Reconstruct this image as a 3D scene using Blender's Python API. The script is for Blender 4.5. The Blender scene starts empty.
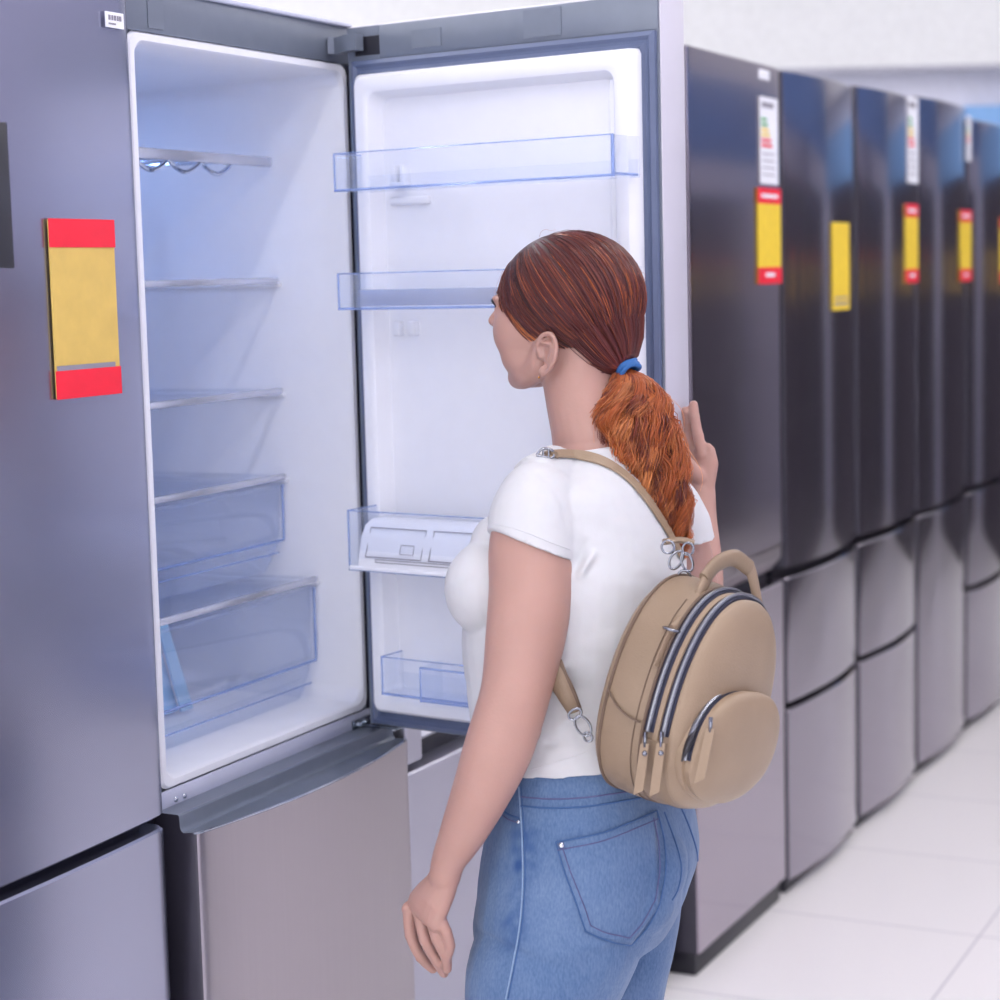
import bpy, bmesh, math, random
from mathutils import Vector, Matrix, noise
from mathutils.bvhtree import BVHTree
random.seed(7)
SC = bpy.context.scene
COL = SC.collection
PI = math.pi

# ------------------------------------------------------------------ camera
CAMF, CYAW, CPITCH, CROLL = 1981.07, 0.46261981, 0.11271604, -0.0251895
CLOC = Vector((1.4896, 0.0, 1.5282))
_f = Vector((-math.sin(CYAW)*math.cos(CPITCH), math.cos(CYAW)*math.cos(CPITCH), -math.sin(CPITCH)))
_r0 = _f.cross(Vector((0, 0, 1))).normalized()
_u0 = _r0.cross(_f)
_r = _r0*math.cos(CROLL) + _u0*math.sin(CROLL)
_u = -_r0*math.sin(CROLL) + _u0*math.cos(CROLL)
cd = bpy.data.cameras.new('camera'); cam = bpy.data.objects.new('camera', cd); COL.objects.link(cam)
cam.matrix_world = Matrix(((_r.x, _u.x, -_f.x, CLOC.x), (_r.y, _u.y, -_f.y, CLOC.y), (_r.z, _u.z, -_f.z, CLOC.z), (0, 0, 0, 1)))
cd.sensor_width = 36.0; cd.sensor_fit = 'HORIZONTAL'; cd.lens = 36.0*CAMF/1000
cd.dof.use_dof = True; cd.dof.focus_distance = 2.52; cd.dof.aperture_fstop = 4.5
cd.clip_start = .05
SC.camera = cam
SC.view_settings.view_transform = 'Standard'; SC.view_settings.look = 'None'; SC.view_settings.gamma = 1
SC.view_settings.exposure = 0.56
SC.cycles.transparent_max_bounces = 40

def image_point(px, py, depth):
    """place in the shop read off the photograph, an image pixel taken to a chosen depth"""
    d = _f + _r*((px-500)/CAMF) - _u*((py-500)/CAMF)
    return CLOC + d*depth

# ------------------------------------------------------------------ materials
def lin(h):
    h = h.lstrip('#'); v = [int(h[i:i+2], 16)/255 for i in (0, 2, 4)]
    return tuple(c/12.92 if c <= .04045 else ((c+.055)/1.055)**2.4 for c in v) + (1,)
def pr(m): return m.node_tree.nodes['Principled BSDF']
def mat(name, col, rough=.5, metal=0., noise_amt=.04, nscale=30, bump=0., bscale=200, coat=0., sss=0., aniso=0., spec=.5, stretch=None):
    m = bpy.data.materials.new(name); m.use_nodes = True
    nt = m.node_tree; b = pr(m)
    c = lin(col) if isinstance(col, str) else col
    b.inputs['Roughness'].default_value = rough; b.inputs['Metallic'].default_value = metal
    b.inputs['Coat Weight'].default_value = coat; b.inputs['Coat Roughness'].default_value = .06
    b.inputs['Specular IOR Level'].default_value = spec
    b.inputs['Anisotropic'].default_value = aniso
    if sss: b.inputs['Subsurface Weight'].default_value = sss; b.inputs['Subsurface Scale'].default_value = .012; b.inputs['Subsurface Radius'].default_value = (1, .35, .2)
    tc = nt.nodes.new('ShaderNodeTexCoord'); mp = nt.nodes.new('ShaderNodeMapping')
    nt.links.new(tc.outputs['Object'], mp.inputs[0])
    if stretch: mp.inputs['Scale'].default_value = stretch
    n = nt.nodes.new('ShaderNodeTexNoise'); n.inputs['Scale'].default_value = nscale; n.inputs['Detail'].default_value = 4
    nt.links.new(mp.outputs[0], n.inputs[0])
    r = nt.nodes.new('ShaderNodeValToRGB')
    r.color_ramp.elements[0].position = .3; r.color_ramp.elements[1].position = .7
    r.color_ramp.elements[0].color = tuple(max(0, x*(1-noise_amt)) for x in c[:3])+(1,)
    r.color_ramp.elements[1].color = tuple(min(1, x*(1+noise_amt)) for x in c[:3])+(1,)
    nt.links.new(n.outputs[0], r.inputs[0]); nt.links.new(r.outputs[0], b.inputs['Base Color'])
    if bump:
        n2 = nt.nodes.new('ShaderNodeTexNoise'); n2.inputs['Scale'].default_value = bscale; n2.inputs['Detail'].default_value = 3
        nt.links.new(mp.outputs[0], n2.inputs[0])
        bp = nt.nodes.new('ShaderNodeBump'); bp.inputs['Strength'].default_value = bump; bp.inputs['Distance'].default_value = .002
        nt.links.new(n2.outputs[0], bp.inputs['Height']); nt.links.new(bp.outputs[0], b.inputs['Normal'])
    return m
def clear_mat(name, tint, gloss=.12, edge=.55, edgecol=None):
    """clear plastic or glass sheet: see-through with fresnel reflections"""
    m = bpy.data.materials.new(name); m.use_nodes = True; nt = m.node_tree; nt.nodes.clear()
    out = nt.nodes.new('ShaderNodeOutputMaterial'); t = nt.nodes.new('ShaderNodeBsdfTransparent'); t.inputs[0].default_value = lin(tint)
    g = nt.nodes.new('ShaderNodeBsdfGlossy'); g.inputs['Roughness'].default_value = .06; g.inputs[0].default_value = (.95, .97, 1, 1)
    d = nt.nodes.new('ShaderNodeBsdfDiffuse'); d.inputs[0].default_value = lin(edgecol or '#cfdcf5')
    lw = nt.nodes.new('ShaderNodeLayerWeight'); lw.inputs[0].default_value = .25
    mx = nt.nodes.new('ShaderNodeMixShader'); mx2 = nt.nodes.new('ShaderNodeMixShader')
    mx2.inputs[0].default_value = gloss
    nt.links.new(t.outputs[0], mx2.inputs[1]); nt.links.new(d.outputs[0], mx2.inputs[2])
    mul = nt.nodes.new('ShaderNodeMath'); mul.operation = 'MULTIPLY'; mul.inputs[1].default_value = edge
    nt.links.new(lw.outputs['Fresnel'], mul.inputs[0]); nt.links.new(mul.outputs[0], mx.inputs[0])
    nt.links.new(mx2.outputs[0], mx.inputs[1]); nt.links.new(g.outputs[0], mx.inputs[2]); nt.links.new(mx.outputs[0], out.inputs[0])
    return m
def emit_mat(name, col, s):
    m = bpy.data.materials.new(name); m.use_nodes = True; b = pr(m)
    b.inputs['Base Color'].default_value = (.9, .9, .9, 1); b.inputs['Emission Color'].default_value = lin(col); b.inputs['Emission Strength'].default_value = s
    return m
M = {}
M['silver'] = mat('brushed_silver', '#ada6ab', .36, .92, .012, 3, stretch=(1, 60, 1), aniso=.0)
M['silver_a'] = mat('glossy_silver', '#a9abc0', .27, .95, .03, 2)
M['dark'] = mat('dark_steel', '#a49eaa', .13, .95, .03, 2, coat=.3)
M['darkflat'] = mat('dark_glass_steel', '#a89eaa', .12, .95, .03, 2, coat=.3)
M['pale_silver'] = mat('pale_silver', '#b4b4c2', .35, .85, .03, 3)
M['door_shell'] = mat('satin_door_side', '#cfcdd9', .45, .35, .02, 3)
M['far_dark'] = mat('far_dark_front', '#403c46', .3)
M['bag_metal'] = mat('polished_hardware', '#8f929c', .22, 1)
M['black'] = mat('black_plastic', '#22222c', .4)
M['side'] = mat('dark_grey_side', '#3a3844', .35, .3)
M['header'] = mat('grey_header_plastic', '#78808f', .32, .25)
M['gasket'] = mat('rubber_gasket', '#5c6887', .45)
M['seam'] = mat('seam_grey', '#8a93ab', .4)
M['white'] = mat('white_liner', '#ebedf6', .28, 0, .01)
M['rail'] = mat('lilac_rail', '#c3c7dc', .35, 0, .02)
M['chrome'] = mat('chrome', '#d8dde6', .12, 1)
M['dkchrome'] = mat('hinge_steel', '#7f8893', .2, .9)
M['glass'] = clear_mat('shelf_glass', '#fcfdff', .05, .3, '#dfeafc')
M['clear'] = clear_mat('clear_plastic', '#fcfdff', .05, .16, '#e4edff')
M['clearedge'] = clear_mat('clear_plastic_edge', '#d3dff8', .3, .4, '#b9ccf2')
M['trimstrip'] = mat('satin_strip', '#d3d6e4', .25, .6)
M['red'] = mat('tag_red', '#ee1f3a', .5)
M['yellow'] = mat('tag_yellow', '#d6b662', .5, 0, .05, 40)
M['yellow2'] = mat('tag_bright_yellow', '#f0cf3c', .5, 0, .05, 40)
M['paper'] = mat('label_white', '#eef0f8', .5)
M['blue'] = mat('banner_blue', '#5578b0', .5)
M['bannerl'] = mat('light_blue_banner', '#84b2e6', .5)
M['lblue'] = mat('pale_blue', '#9cc8ee', .5)
M['green'] = mat('label_green', '#3aa55a', .5)
M['grey'] = mat('tag_grey', '#8d8a98', .5)
M['bluepaper'] = mat('pale_blue_sheet', '#8ec3f2', .4)

# ------------------------------------------------------------------ mesh helpers
def link(name, bm, m, parent=None, smooth=True, recalc=True):
    if recalc: bmesh.ops.recalc_face_normals(bm, faces=bm.faces)
    me = bpy.data.meshes.new(name); bm.to_mesh(me); bm.free()
    o = bpy.data.objects.new(name, me); COL.objects.link(o)
    if m is not None:
        for mm in (m if isinstance(m, (list, tuple)) else [m]): me.materials.append(mm)
    if smooth:
        for p in me.polygons: p.use_smooth = True
        if hasattr(me, 'set_sharp_from_angle'): me.set_sharp_from_angle(angle=math.radians(35))
    if parent is not None:
        o.parent = parent
        o.matrix_parent_inverse = parent.matrix_world.inverted() if parent.type != 'EMPTY' else Matrix.Translation(-Vector(parent.location))
    return o
def empty(name, loc):
    o = bpy.data.objects.new(name, None); COL.objects.link(o); o.location = loc; o.empty_display_size = .1
    return o
def tag(o, label=None, cat=None, group=None, kind=None):
    if label: o['label'] = label
    if cat: o['category'] = cat
    if group: o['group'] = group
    if kind: o['kind'] = kind
    return o
def box(bm, x0, x1, y0, y1, z0, z1, bev=0., seg=2):
    t = bmesh.new()
    v = [t.verts.new((x, y, z)) for x in (x0, x1) for y in (y0, y1) for z in (z0, z1)]
    for f in ((0, 1, 3, 2), (4, 6, 7, 5), (0, 4, 5, 1), (2, 3, 7, 6), (0, 2, 6, 4), (1, 5, 7, 3)): t.faces.new([v[i] for i in f])
    bmesh.ops.recalc_face_normals(t, faces=t.faces)
    if bev: bmesh.ops.bevel(t, geom=t.edges[:], offset=bev, segments=seg, affect='EDGES', profile=.5)
    merge(bm, t)
def merge(bm, t, mtx=None):
    if mtx is not None: bmesh.ops.transform(t, matrix=mtx, verts=t.verts)
    me = bpy.data.meshes.new('tmp'); t.to_mesh(me); t.free(); bm.from_mesh(me); bpy.data.meshes.remove(me)
def nb(): return bmesh.new()
def boxo(name, m, parent, x0, x1, y0, y1, z0, z1, bev=0., seg=2):
    b = nb(); box(b, x0, x1, y0, y1, z0, z1, bev, seg); return link(name, b, m, parent)
def catmull(pts, n):
    """resample a list of equal-length vectors smoothly"""
    out = []; P = [Vector(p) if len(p) <= 3 else p for p in pts]
    P = [list(p) for p in pts]; N = len(P)
    for i in range(N-1):
        p0 = P[max(i-1, 0)]; p1 = P[i]; p2 = P[i+1]; p3 = P[min(i+2, N-1)]
        for k in range(n):
            t = k/n
            out.append([.5*((2*b)+(-a+c)*t+(2*a-5*b+4*c-d)*t*t+(-a+3*b-3*c+d)*t**3) for a, b, c, d in zip(p0, p1, p2, p3)])
    out.append(P[-1]); return out
def tube(bm, pts, rad, seg=10, n=0, cap=True, flat=1., up=None, mi=0):
    """round or flattened tube through points; rad a number or a list; flat scales one axis"""
    if not isinstance(rad, (list, tuple)): rad = [rad]*len(pts)
    q = [list(p)+[r] for p, r in zip(pts, rad)]
    if n: q = catmull(q, n)
    P = [Vector(a[:3]) for a in q]; R = [a[3] for a in q]
    prev = None; rings = []
    for i, p in enumerate(P):
        t = (P[min(i+1, len(P)-1)]-P[max(i-1, 0)])
        if t.length < 1e-9: t = Vector((0, 0, 1))
        t.normalize()
        if up is not None:
            s = Vector(up).cross(t)
            if s.length < 1e-4: s = Vector((1, 0, 0)).cross(t)
        elif prev is None:
            s = t.cross(Vector((0, 0, 1)))
            if s.length < .2: s = t.cross(Vector((1, 0, 0)))
        else: s = prev - t*prev.dot(t)
        s.normalize(); prev = s; w = t.cross(s)
        rings.append([bm.verts.new(p+(s*math.cos(2*PI*k/seg)+w*math.sin(2*PI*k/seg)*flat)*R[i]) for k in range(seg)])
    for a, b in zip(rings, rings[1:]):
        for k in range(seg):
            f = bm.faces.new((a[k], a[(k+1) % seg], b[(k+1) % seg], b[k])); f.material_index = mi
    if cap:
        bm.faces.new(rings[0][::-1]).material_index = mi; bm.faces.new(rings[-1]).material_index = mi
    return rings
def loft(bm, rings, cap=True, closed=True):
    R = [[bm.verts.new(v) for v in r] for r in rings]; n = len(R[0])
    for a, b in zip(R, R[1:]):
        for k in range(n if closed else n-1): bm.faces.new((a[k], a[(k+1) % n], b[(k+1) % n], b[k]))
    if cap: bm.faces.new(R[0][::-1]); bm.faces.new(R[-1])
    return R
def ell(bm, c, r, mtx=None, u=20, v=14):
    t = bmesh.new(); bmesh.ops.create_uvsphere(t, u_segments=u, v_segments=v, radius=1)
    m = Matrix.Translation(Vector(c)) @ (mtx if mtx is not None else Matrix.Identity(4)) @ Matrix.Diagonal((r[0], r[1], r[2], 1))
    merge(bm, t, m)
def rrect(w0, w1, h0, h1, r, n=5):
    pts = []
    for cx, cy, a0 in ((w1-r, h1-r, 0), (w0+r, h1-r, 90), (w0+r, h0+r, 180), (w1-r, h0+r, 270)):
        for k in range(n+1):
            a = math.radians(a0+90*k/n); pts.append((cx+r*math.cos(a), cy+r*math.sin(a)))
    return pts

def link_each(name, bm, m, parent=None, mtx=None):
    """one object for each loose piece of bm"""
    if mtx is not None: bmesh.ops.transform(bm, matrix=mtx, verts=bm.verts)
    seen = set(); out = []
    bm.verts.ensure_lookup_table()
    for v in bm.verts:
        if v in seen: continue
        st = [v]; seen.add(v); isl = []
        while st:
            q = st.pop(); isl.append(q)
            for e in q.link_edges:
                w = e.other_vert(q)
                if w not in seen: seen.add(w); st.append(w)
        t = nb(); mp = {}
        for q in isl: mp[q] = t.verts.new(q.co)
        fs = set(f for q in isl for f in q.link_faces)
        for f in fs: t.faces.new([mp[q] for q in f.verts])
        out.append(link(name, t, m, parent))
    bm.free(); return out
# ------------------------------------------------------------------ setting
def floor_mat():
    m = bpy.data.materials.new('white_floor_tiles'); m.use_nodes = True; nt = m.node_tree; b = pr(m)
    b.inputs['Roughness'].default_value = .22; b.inputs['Specular IOR Level'].default_value = .4
    tc = nt.nodes.new('ShaderNodeTexCoord'); mp = nt.nodes.new('ShaderNodeMapping')
    mp.inputs['Location'].default_value = (-.49, -4.405, 0)
    nt.links.new(tc.outputs['Object'], mp.inputs[0])
    br = nt.nodes.new('ShaderNodeTexBrick'); br.offset = 0; br.inputs['Scale'].default_value = 1
    br.inputs['Mortar Size'].default_value = .003; br.inputs['Mortar Smooth'].default_value = .3
    br.inputs['Brick Width'].default_value = .575; br.inputs['Row Height'].default_value = .575
    br.inputs['Color1'].default_value = lin('#f4f2f3'); br.inputs['Color2'].default_value = lin('#f2f0f1'); br.inputs['Mortar'].default_value = lin('#cfcdd4')
    nt.links.new(mp.outputs[0], br.inputs[0]); nt.links.new(br.outputs[0], b.inputs['Base Color'])
    return m
o = boxo('floor', floor_mat(), None, -8, 5, -4, 16, -.05, 0); tag(o, kind='structure')
M['ceil'] = mat('ceiling_white', '#e8e8ec', .8)
o = boxo('ceiling', M['ceil'], None, -8, 5, -4, 16, 4.3, 4.35); tag(o, kind='structure')
# far wall, turned a little towards the row, with a white soffit above a lavender lower part
def far_box(name, m, d0, d1, a0, a1, z0, z1):
    r = Vector((math.cos(.485), math.sin(.485), 0)); f = Vector((-r.y, r.x, 0)); base = Vector((CLOC.x, 0, 0))
    t = nb(); box(t, a0, a1, d0, d1, z0, z1)
    Mx = Matrix(((r.x, f.x, 0, base.x), (r.y, f.y, 0, base.y), (0, 0, 1, 0), (0, 0, 0, 1)))
    bmesh.ops.transform(t, matrix=Mx, verts=t.verts); return link(name, t, m)
M['lav'] = mat('lavender_wall', '#d6d8e8', .7); M['soffit'] = mat('white_soffit', '#e6e8ea', .6)
tag(far_box('wall_back', M['lav'], 10.3, 10.45, -6.2, 9, 0, 4.3), kind='structure')
tag(far_box('trim_1', M['soffit'], 10.16, 10.3, -6.2, 9, 2.52, 4.3), kind='structure')
tag(far_box('trim_2', mat('soffit_joint', '#a9aab8', .6), 10.15, 10.16, -6.2, 9, 2.505, 2.53), kind='structure')
M['wr'] = mat('plain_wall', '#b4b3c6', .7)
o = boxo('wall_right', M['wr'], None, 4.4, 4.5, -4, 16, 0, 4.3); tag(o, kind='structure')
b = far_box('banner', M['bannerl'], 10.22, 10.28, 2.66, 6.6, 2.0, 2.33)
tag(b, 'light blue banner high on the far lavender wall', 'banner')

# linear ceiling lights over the aisle
lamp_e = emit_mat('lamp_tube', '#fffaf7', 16)
def strip_light(x, y0, y1, z, label):
    e = empty('ceiling_light', (x, (y0+y1)/2, z)); tag(e, label, 'light')
    boxo('housing', M['white'], e, x-.07, x+.07, y0, y1, z+.015, z+.07, .005)
    boxo('diffuser', lamp_e, e, x-.05, x+.05, y0, y1, z-.01, z+.0145)
    b = nb()
    for y in (y0+.4, y1-.4): tube(b, [(x, y, z+.07), (x, y, 4.3)], .004, 6)
    link_each('hanger', b, M['chrome'], e)
strip_light(1.19, -2.6, 10.5, 4.1, 'long tube light hanging above the row of open refrigerators')
strip_light(3.1, -3.4, 11, 4.1, 'long tube light hanging above the opposite side of the aisle')
strip_light(-1.9, 0, 7.6, 4.1, 'long tube light hanging just behind the row of refrigerators')
strip_light(-4.0, 0, 6.6, 4.1, 'added unseen tube light farthest behind the row, brightening the far wall')  # extra strip out of view, added to brighten the white soffit
W = bpy.data.worlds.new('shop_air'); SC.world = W; W.use_nodes = True
W.node_tree.nodes['Background'].inputs[0].default_value = lin('#f3f1f6'); W.node_tree.nodes['Background'].inputs[1].default_value = 1.6

# ------------------------------------------------------------------ refrigerators
def curved_door(bm, y0, y1, z0, z1, xf, xb, bulge=.015, er=.02, n=28, bev=.003):
    """door slab with a bowed front and rounded vertical edges"""
    prof = []
    h = (y1-y0)/2; yc = (y0+y1)/2
    for i in range(n+1):
        u = -math.cos(PI*i/n) if er else -1+2*i/n
        y = yc+u*h; x = xf+bulge*(1-u*u)
        e = er/h
        e = (er if u > 0 else min(er, .005))/h; erx = er if u > 0 else min(er, .005)
        if er and abs(u) > 1-e:
            q = (abs(u)-(1-e))/e; x -= erx*.8*(1-math.sqrt(max(0, 1-q*q)))
        prof.append((x, y))
    prof = [(xb, y0)]+prof+[(xb, y1)]
    rings = []
    for z, ins in ((z0, bev), (z0+bev, 0), (z1-bev, 0), (z1, bev)):
        rings.append([(max(x-ins, xb), y+(ins if y < yc else -ins)*(1 if abs(y-yc) > .9*h else 0), z) for x, y in prof])
    loft(bm, rings)
def tagset(parent, x, y0, z0, z1, w, style, name='price_tag'):
    """printed tag lying on the door front (x), spreading along y"""
    y1 = y0+w; x = x+.0012
    if style == 'promo':
        p = boxo(name, M['yellow2'], parent, x, x+.0015, y0, y1, z0, z1); tag(p, 'yellow tag with red head and foot')
        h = z1-z0; t = nb(); box(t, x+.0016, x+.0024, y0-.001, y1+.001, z1-.16*h, z1+.001); box(t, x+.0016, x+.0024, y0-.001, y1+.001, z0-.001, z0+.17*h)
        link_each('red_band', t, M['red'], p)
        t = nb(); box(t, x+.0025, x+.0029, y0+.15*w, y1-.15*w, z1-.1*h, z1-.06*h); box(t, x+.0025, x+.0029, y0+.3*w, y1-.3*w, z0+.07*h, z0+.11*h)
        link_each('white_print', t, M['paper'], p)
    elif style == 'plain':
        p = boxo(name, M['yellow2'], parent, x, x+.0015, y0, y1, z0, z1); tag(p, 'plain yellow tag')
        t = nb(); h = z1-z0; box(t, x+.0016, x+.0022, y0+.1*w, y1-.1*w, z0+.06*h, z0+.09*h); box(t, x+.0016, x+.0022, y0+.1*w, y1-.1*w, z0+.13*h, z0+.15*h)
        link('print_line', t, M['grey'], p)
    else:
        p = boxo('energy_label', M['paper'], parent, x, x+.0015, y0, y1, z0, z1); tag(p, 'white energy label with coloured bars')
        h = z1-z0
        for k, (c, l) in enumerate((('green', .3), ('green', .36), ('yellow2', .42), ('yellow2', .48), ('red', .54), ('red', .6))):
            z = z1-h*(.24+.06*k); boxo('rating_bar', M[c], p, x+.0016, x+.0022, y0+.06*w, y0+(.06+l)*w, z-.035*h, z)
        t = nb()
        for k in range(4): box(t, x+.0016, x+.0022, y0+.12*w, y1-.2*w, z0+h*(.1+.08*k), z0+h*(.115+.08*k))
        box(t, x+.0016, x+.0022, y0+.1*w, y0+.75*w, z1-.12*h, z1-.06*h)
        link('print_line', t, M['grey'], p)
def fridge(label, y0, y1, H, xf, m, doors, bulge=.018, er=.022, sidem='side', plinth=.035, tags=(), logo=None, group=None, depth=.62, seamm='black', foot=True):
    e = empty('refrigerator', (xf-.3, (y0+y1)/2, 0)); tag(e, label, 'refrigerator', group)
    boxo('cabinet', M[sidem], e, xf-depth, xf-.066, y0+.004, y1-.004, .02, H-.004, .004)
    if foot: boxo('plinth', M['black'], e, xf-.09, xf-.012, y0+.012, y1-.012, .0, plinth+.008, .003)
    for (z0, z1) in doors:
        b = nb(); curved_door(b, y0, y1, z0, z1, xf, xf-.062, bulge, er); dd = link('door', b, m, e)
        if sidem == 'side':
            dd.data.materials.append(M['side'])
            for p in dd.data.polygons:
                if abs(p.normal.y) > .85: p.material_index = 1
    b = nb(); box(b, xf-.066, xf-.04, y0+.01, y1-.01, plinth, H-.02); link('gasket', b, M[seamm], e)
    for tg in tags: tagset(e, *tg)
    if logo:
        y, z = logo; p = boxo('logo_plate', M['chrome'], e, xf+bulge*.55, xf+bulge*.55+.002, y, y+.05, z, z+.012)
    return e
YD = 3.902; S = .62
def fx(y0, y1, xf, bulge, y):  # front of a bowed door at y
    u = (2*y-y0-y1)/(y1-y0); return xf+bulge*(1-u*u)
# A: big silver one at the left
Aw = (1.44, 2.085); AX = -.052
A = fridge('tall glossy silver refrigerator at the far left, with a large red and yellow tag', Aw[0], Aw[1], 2.02, AX, M['silver_a'], [(.035, .818), (.834, 2.02)], .012, .02, 'pale_silver')
b = boxo('display_panel', M['black'], A, AX+.009, AX+.0125, 1.66, 1.822, 1.55, 1.718, .003)
# B: the open one
# A's stuck-on tag and small logo sticker
p = boxo('price_tag', M['yellow'], A, AX+.0125, AX+.0145, 1.884, 2.008, 1.395, 1.608); tag(p, 'large yellow tag with red head and foot bands')
t = nb(); box(t, AX+.0146, AX+.0156, 1.883, 2.009, 1.575, 1.609); box(t, AX+.0146, AX+.0156, 1.883, 2.009, 1.394, 1.428)
link_each('red_band', t, M['red'], p)
boxo('grey_line', M['grey'], p, AX+.0146, AX+.0156, 1.886, 1.998, 1.428, 1.434)
p = boxo('logo_sticker', M['paper'], A, AX+.008, AX+.0095, 2.019, 2.055, 1.845, 1.864); tag(p, 'small white sticker with grey blurred print')
t = nb()
for k, (a, w) in enumerate(((2.024, .005), (2.030, .004), (2.035, .005), (2.041, .004), (2.0455, .005))): box(t, AX+.0096, AX+.0102, a, a+w*.8, 1.854, 1.860)
box(t, AX+.0096, AX+.0102, 2.024, 2.038, 1.8485, 1.8505); link('print_line', t, M['grey'], p)

BY0, BY1 = 2.125, 2.695; BF = -.10
LY0, LY1 = 2.15, 2.672; LZ0, LZ1 = .862, 1.842
B = empty('refrigerator', (-.35, (BY0+BY1)/2, 0)); tag(B, 'open silver refrigerator with lit white interior and door swung out', 'refrigerator')
# shell round the opening, liner built as an open box with a rounded mouth
b = nb()
box(b, -.70, BF-.002, BY0, BY0+.02, .815, 1.913, .002); box(b, -.70, BF-.002, BY1-.018, BY1, .815, 1.913, .002)
box(b, -.70, BF-.002, BY0+.02, BY1-.018, 1.86, 1.913); box(b, -.70, BF-.002, BY0+.02, BY1-.018, .815, .83); box(b, -.70, -.68, BY0+.02, BY1-.018, .83, 1.86)
link('cabinet', b, M['header'], B)
boxo('lower_cabinet', M['side'], B, -.70, BF-.005, BY0, BY1, .02, .814)
b = nb(); box(b, BF-.001, BF+.006, BY0, BY1, 1.857, 1.916, .003)
link('header_panel', b, M['header'], B)
boxo('lamp_cover', M['header'], B, BF+.006, BF+.0075, BY0+.05, BY0+.085, 1.863, 1.9)
b = nb(); box(b, BF-.002, BF+.012, BY0, BY1, 1.913, 1.919, .002); link('top_cap', b, M['rail'], B)
# liner: ring of rounded rectangles going in
def mouth(x, g, r): return [(x, a, c) for a, c in rrect(LY0-g, LY1+g, LZ0-g, LZ1+g, r, 6)]
b = nb()
rings = [mouth(BF, .016, .018), mouth(BF+.004, .013, .018), mouth(BF+.004, .004, .02), mouth(BF-.002, 0, .022), mouth(-.2, -.003, .022), mouth(-.62, -.01, .03)]
R = [[b.verts.new(v) for v in r] for r in rings]; n_ = len(R[0])
for i, (a, c) in enumerate(zip(R, R[1:])):
    for k in range(n_): b.faces.new((a[k], a[(k+1) % n_], c[(k+1) % n_], c[k]))
b.faces.new(R[-1])
for f in b.faces: f.normal_flip()
link('liner', b, M['white'], B, recalc=False)
# front rail below the opening with two screw heads
boxo('front_rail', M['rail'], B, BF-.001, BF+.004, BY0, BY1, .818, .8450, .002)
b = nb()
for y in (2.163, 2.183): ell(b, (BF+.005, y, .829), (.003, .004, .004))
link_each('screw', b, M['chrome'], B)
# freezer door with stepped handle scoop along its top
def freezer(e, y0, y1, xf, m, z0, zl, zb):
    n = 30; h = (y1-y0)/2; yc = (y0+y1)/2; rings = []
    for i in range(n+1):
        u = -math.cos(PI*i/n); y = yc+u*h; bu = .030*(1-u*u)
        er = 0
        if abs(u) > .965: q = (abs(u)-.965)/.035; er = .006*(1-math.sqrt(max(0, 1-q*q)))
        X = xf+bu-er
        rings.append([(xf-.068, y, z0), (X, y, z0), (X, y, zl-.002), (X-.002, y, zl), (X-.008, y, zl-.001), (xf-.023, y, zl-.002), (xf-.026, y, zl), (xf-.028, y, zl+.004), (xf-.029, y, zb-.002), (xf-.031, y, zb), (xf-.068, y, zb)])
    b = nb(); loft(b, rings); o = link('freezer_door', b, [m, M['header'], M['side']], e)
    for p in o.data.polygons:
        c = p.center; nn = p.normal
        if abs(nn.y) > .9: p.material_index = 2
        elif c.z > zl-.012 and nn.x < .9 and c.z < zb+.01: p.material_index = 1
        elif c.z > zl+.001: p.material_index = 1
    b = nb()
    rr = [[(xf+.030*(1-u*u)-.0005, yc+u*h, zl+.0006) for u in [-1+2*k/40 for k in range(41)]]]
    tube(b, [(xf+.030*(1-u*u)-.001-(.005 if abs(u) > .99 else 0), yc+u*h*.998, zl) for u in [-1+2*k/40 for k in range(41)]], .0014, 6)
    link('door_lip', b, M['chrome'], o)
freezer(B, 2.119, 2.699, -.03, M['silver'], .045, .800, .822)
boxo('plinth', M['black'], B, -.12, -.05, BY0+.01, BY1-.01, 0, .042)
# lower hinge
b = nb(); box(b, BF+.004, BF+.009, 2.635, 2.694, .822, .836, .001); box(b, BF+.004, BF+.075, 2.655, 2.69, .823, .827, .001)
h_ = link('lower_hinge', b, M['dkchrome'], B)
b = nb()
for y in (2.645, 2.668): tube(b, [(BF+.009, y, .829), (BF+.014, y, .829)], .0045, 10)
tube(b, [(BF+.062, 2.665, .82), (BF+.062, 2.665, .868)], .005, 12); link_each('hinge_bolt', b, M['chrome'], h_)
# upper hinge arm reaching into the door's pocket
b = nb(); tube(b, [(BF+.004, 2.655, 1.886), (BF+.02, 2.672, 1.886), (BF+.03, 2.70, 1.886), (BF+.055, 2.735, 1.886)], .0125, 4, 4, flat=.9, up=(0, 0, 1))
b.free()
def slab_path(pts, w, z0, z1):
    bm = nb(); P = [Vector((p[0], p[1], 0)) for p in pts]; L = []; Rr = []
    for i, p in enumerate(P):
        t = (P[min(i+1, len(P)-1)]-P[max(0, i-1)]).normalized(); s = Vector((-t.y, t.x, 0))*w/2
        L.append(p+s); Rr.append(p-s)
    loop = L+Rr[::-1]
    loft(bm, [[(q.x, q.y, z0) for q in loop], [(q.x, q.y, z1) for q in loop]]); return bm
b = slab_path([(BF+.004, 2.632), (BF+.016, 2.640), (BF+.030, 2.634), (BF+.048, 2.619), (BF+.070, 2.614)], .018, 1.868, 1.892)
link('upper_hinge', b, M['header'], B)

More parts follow.
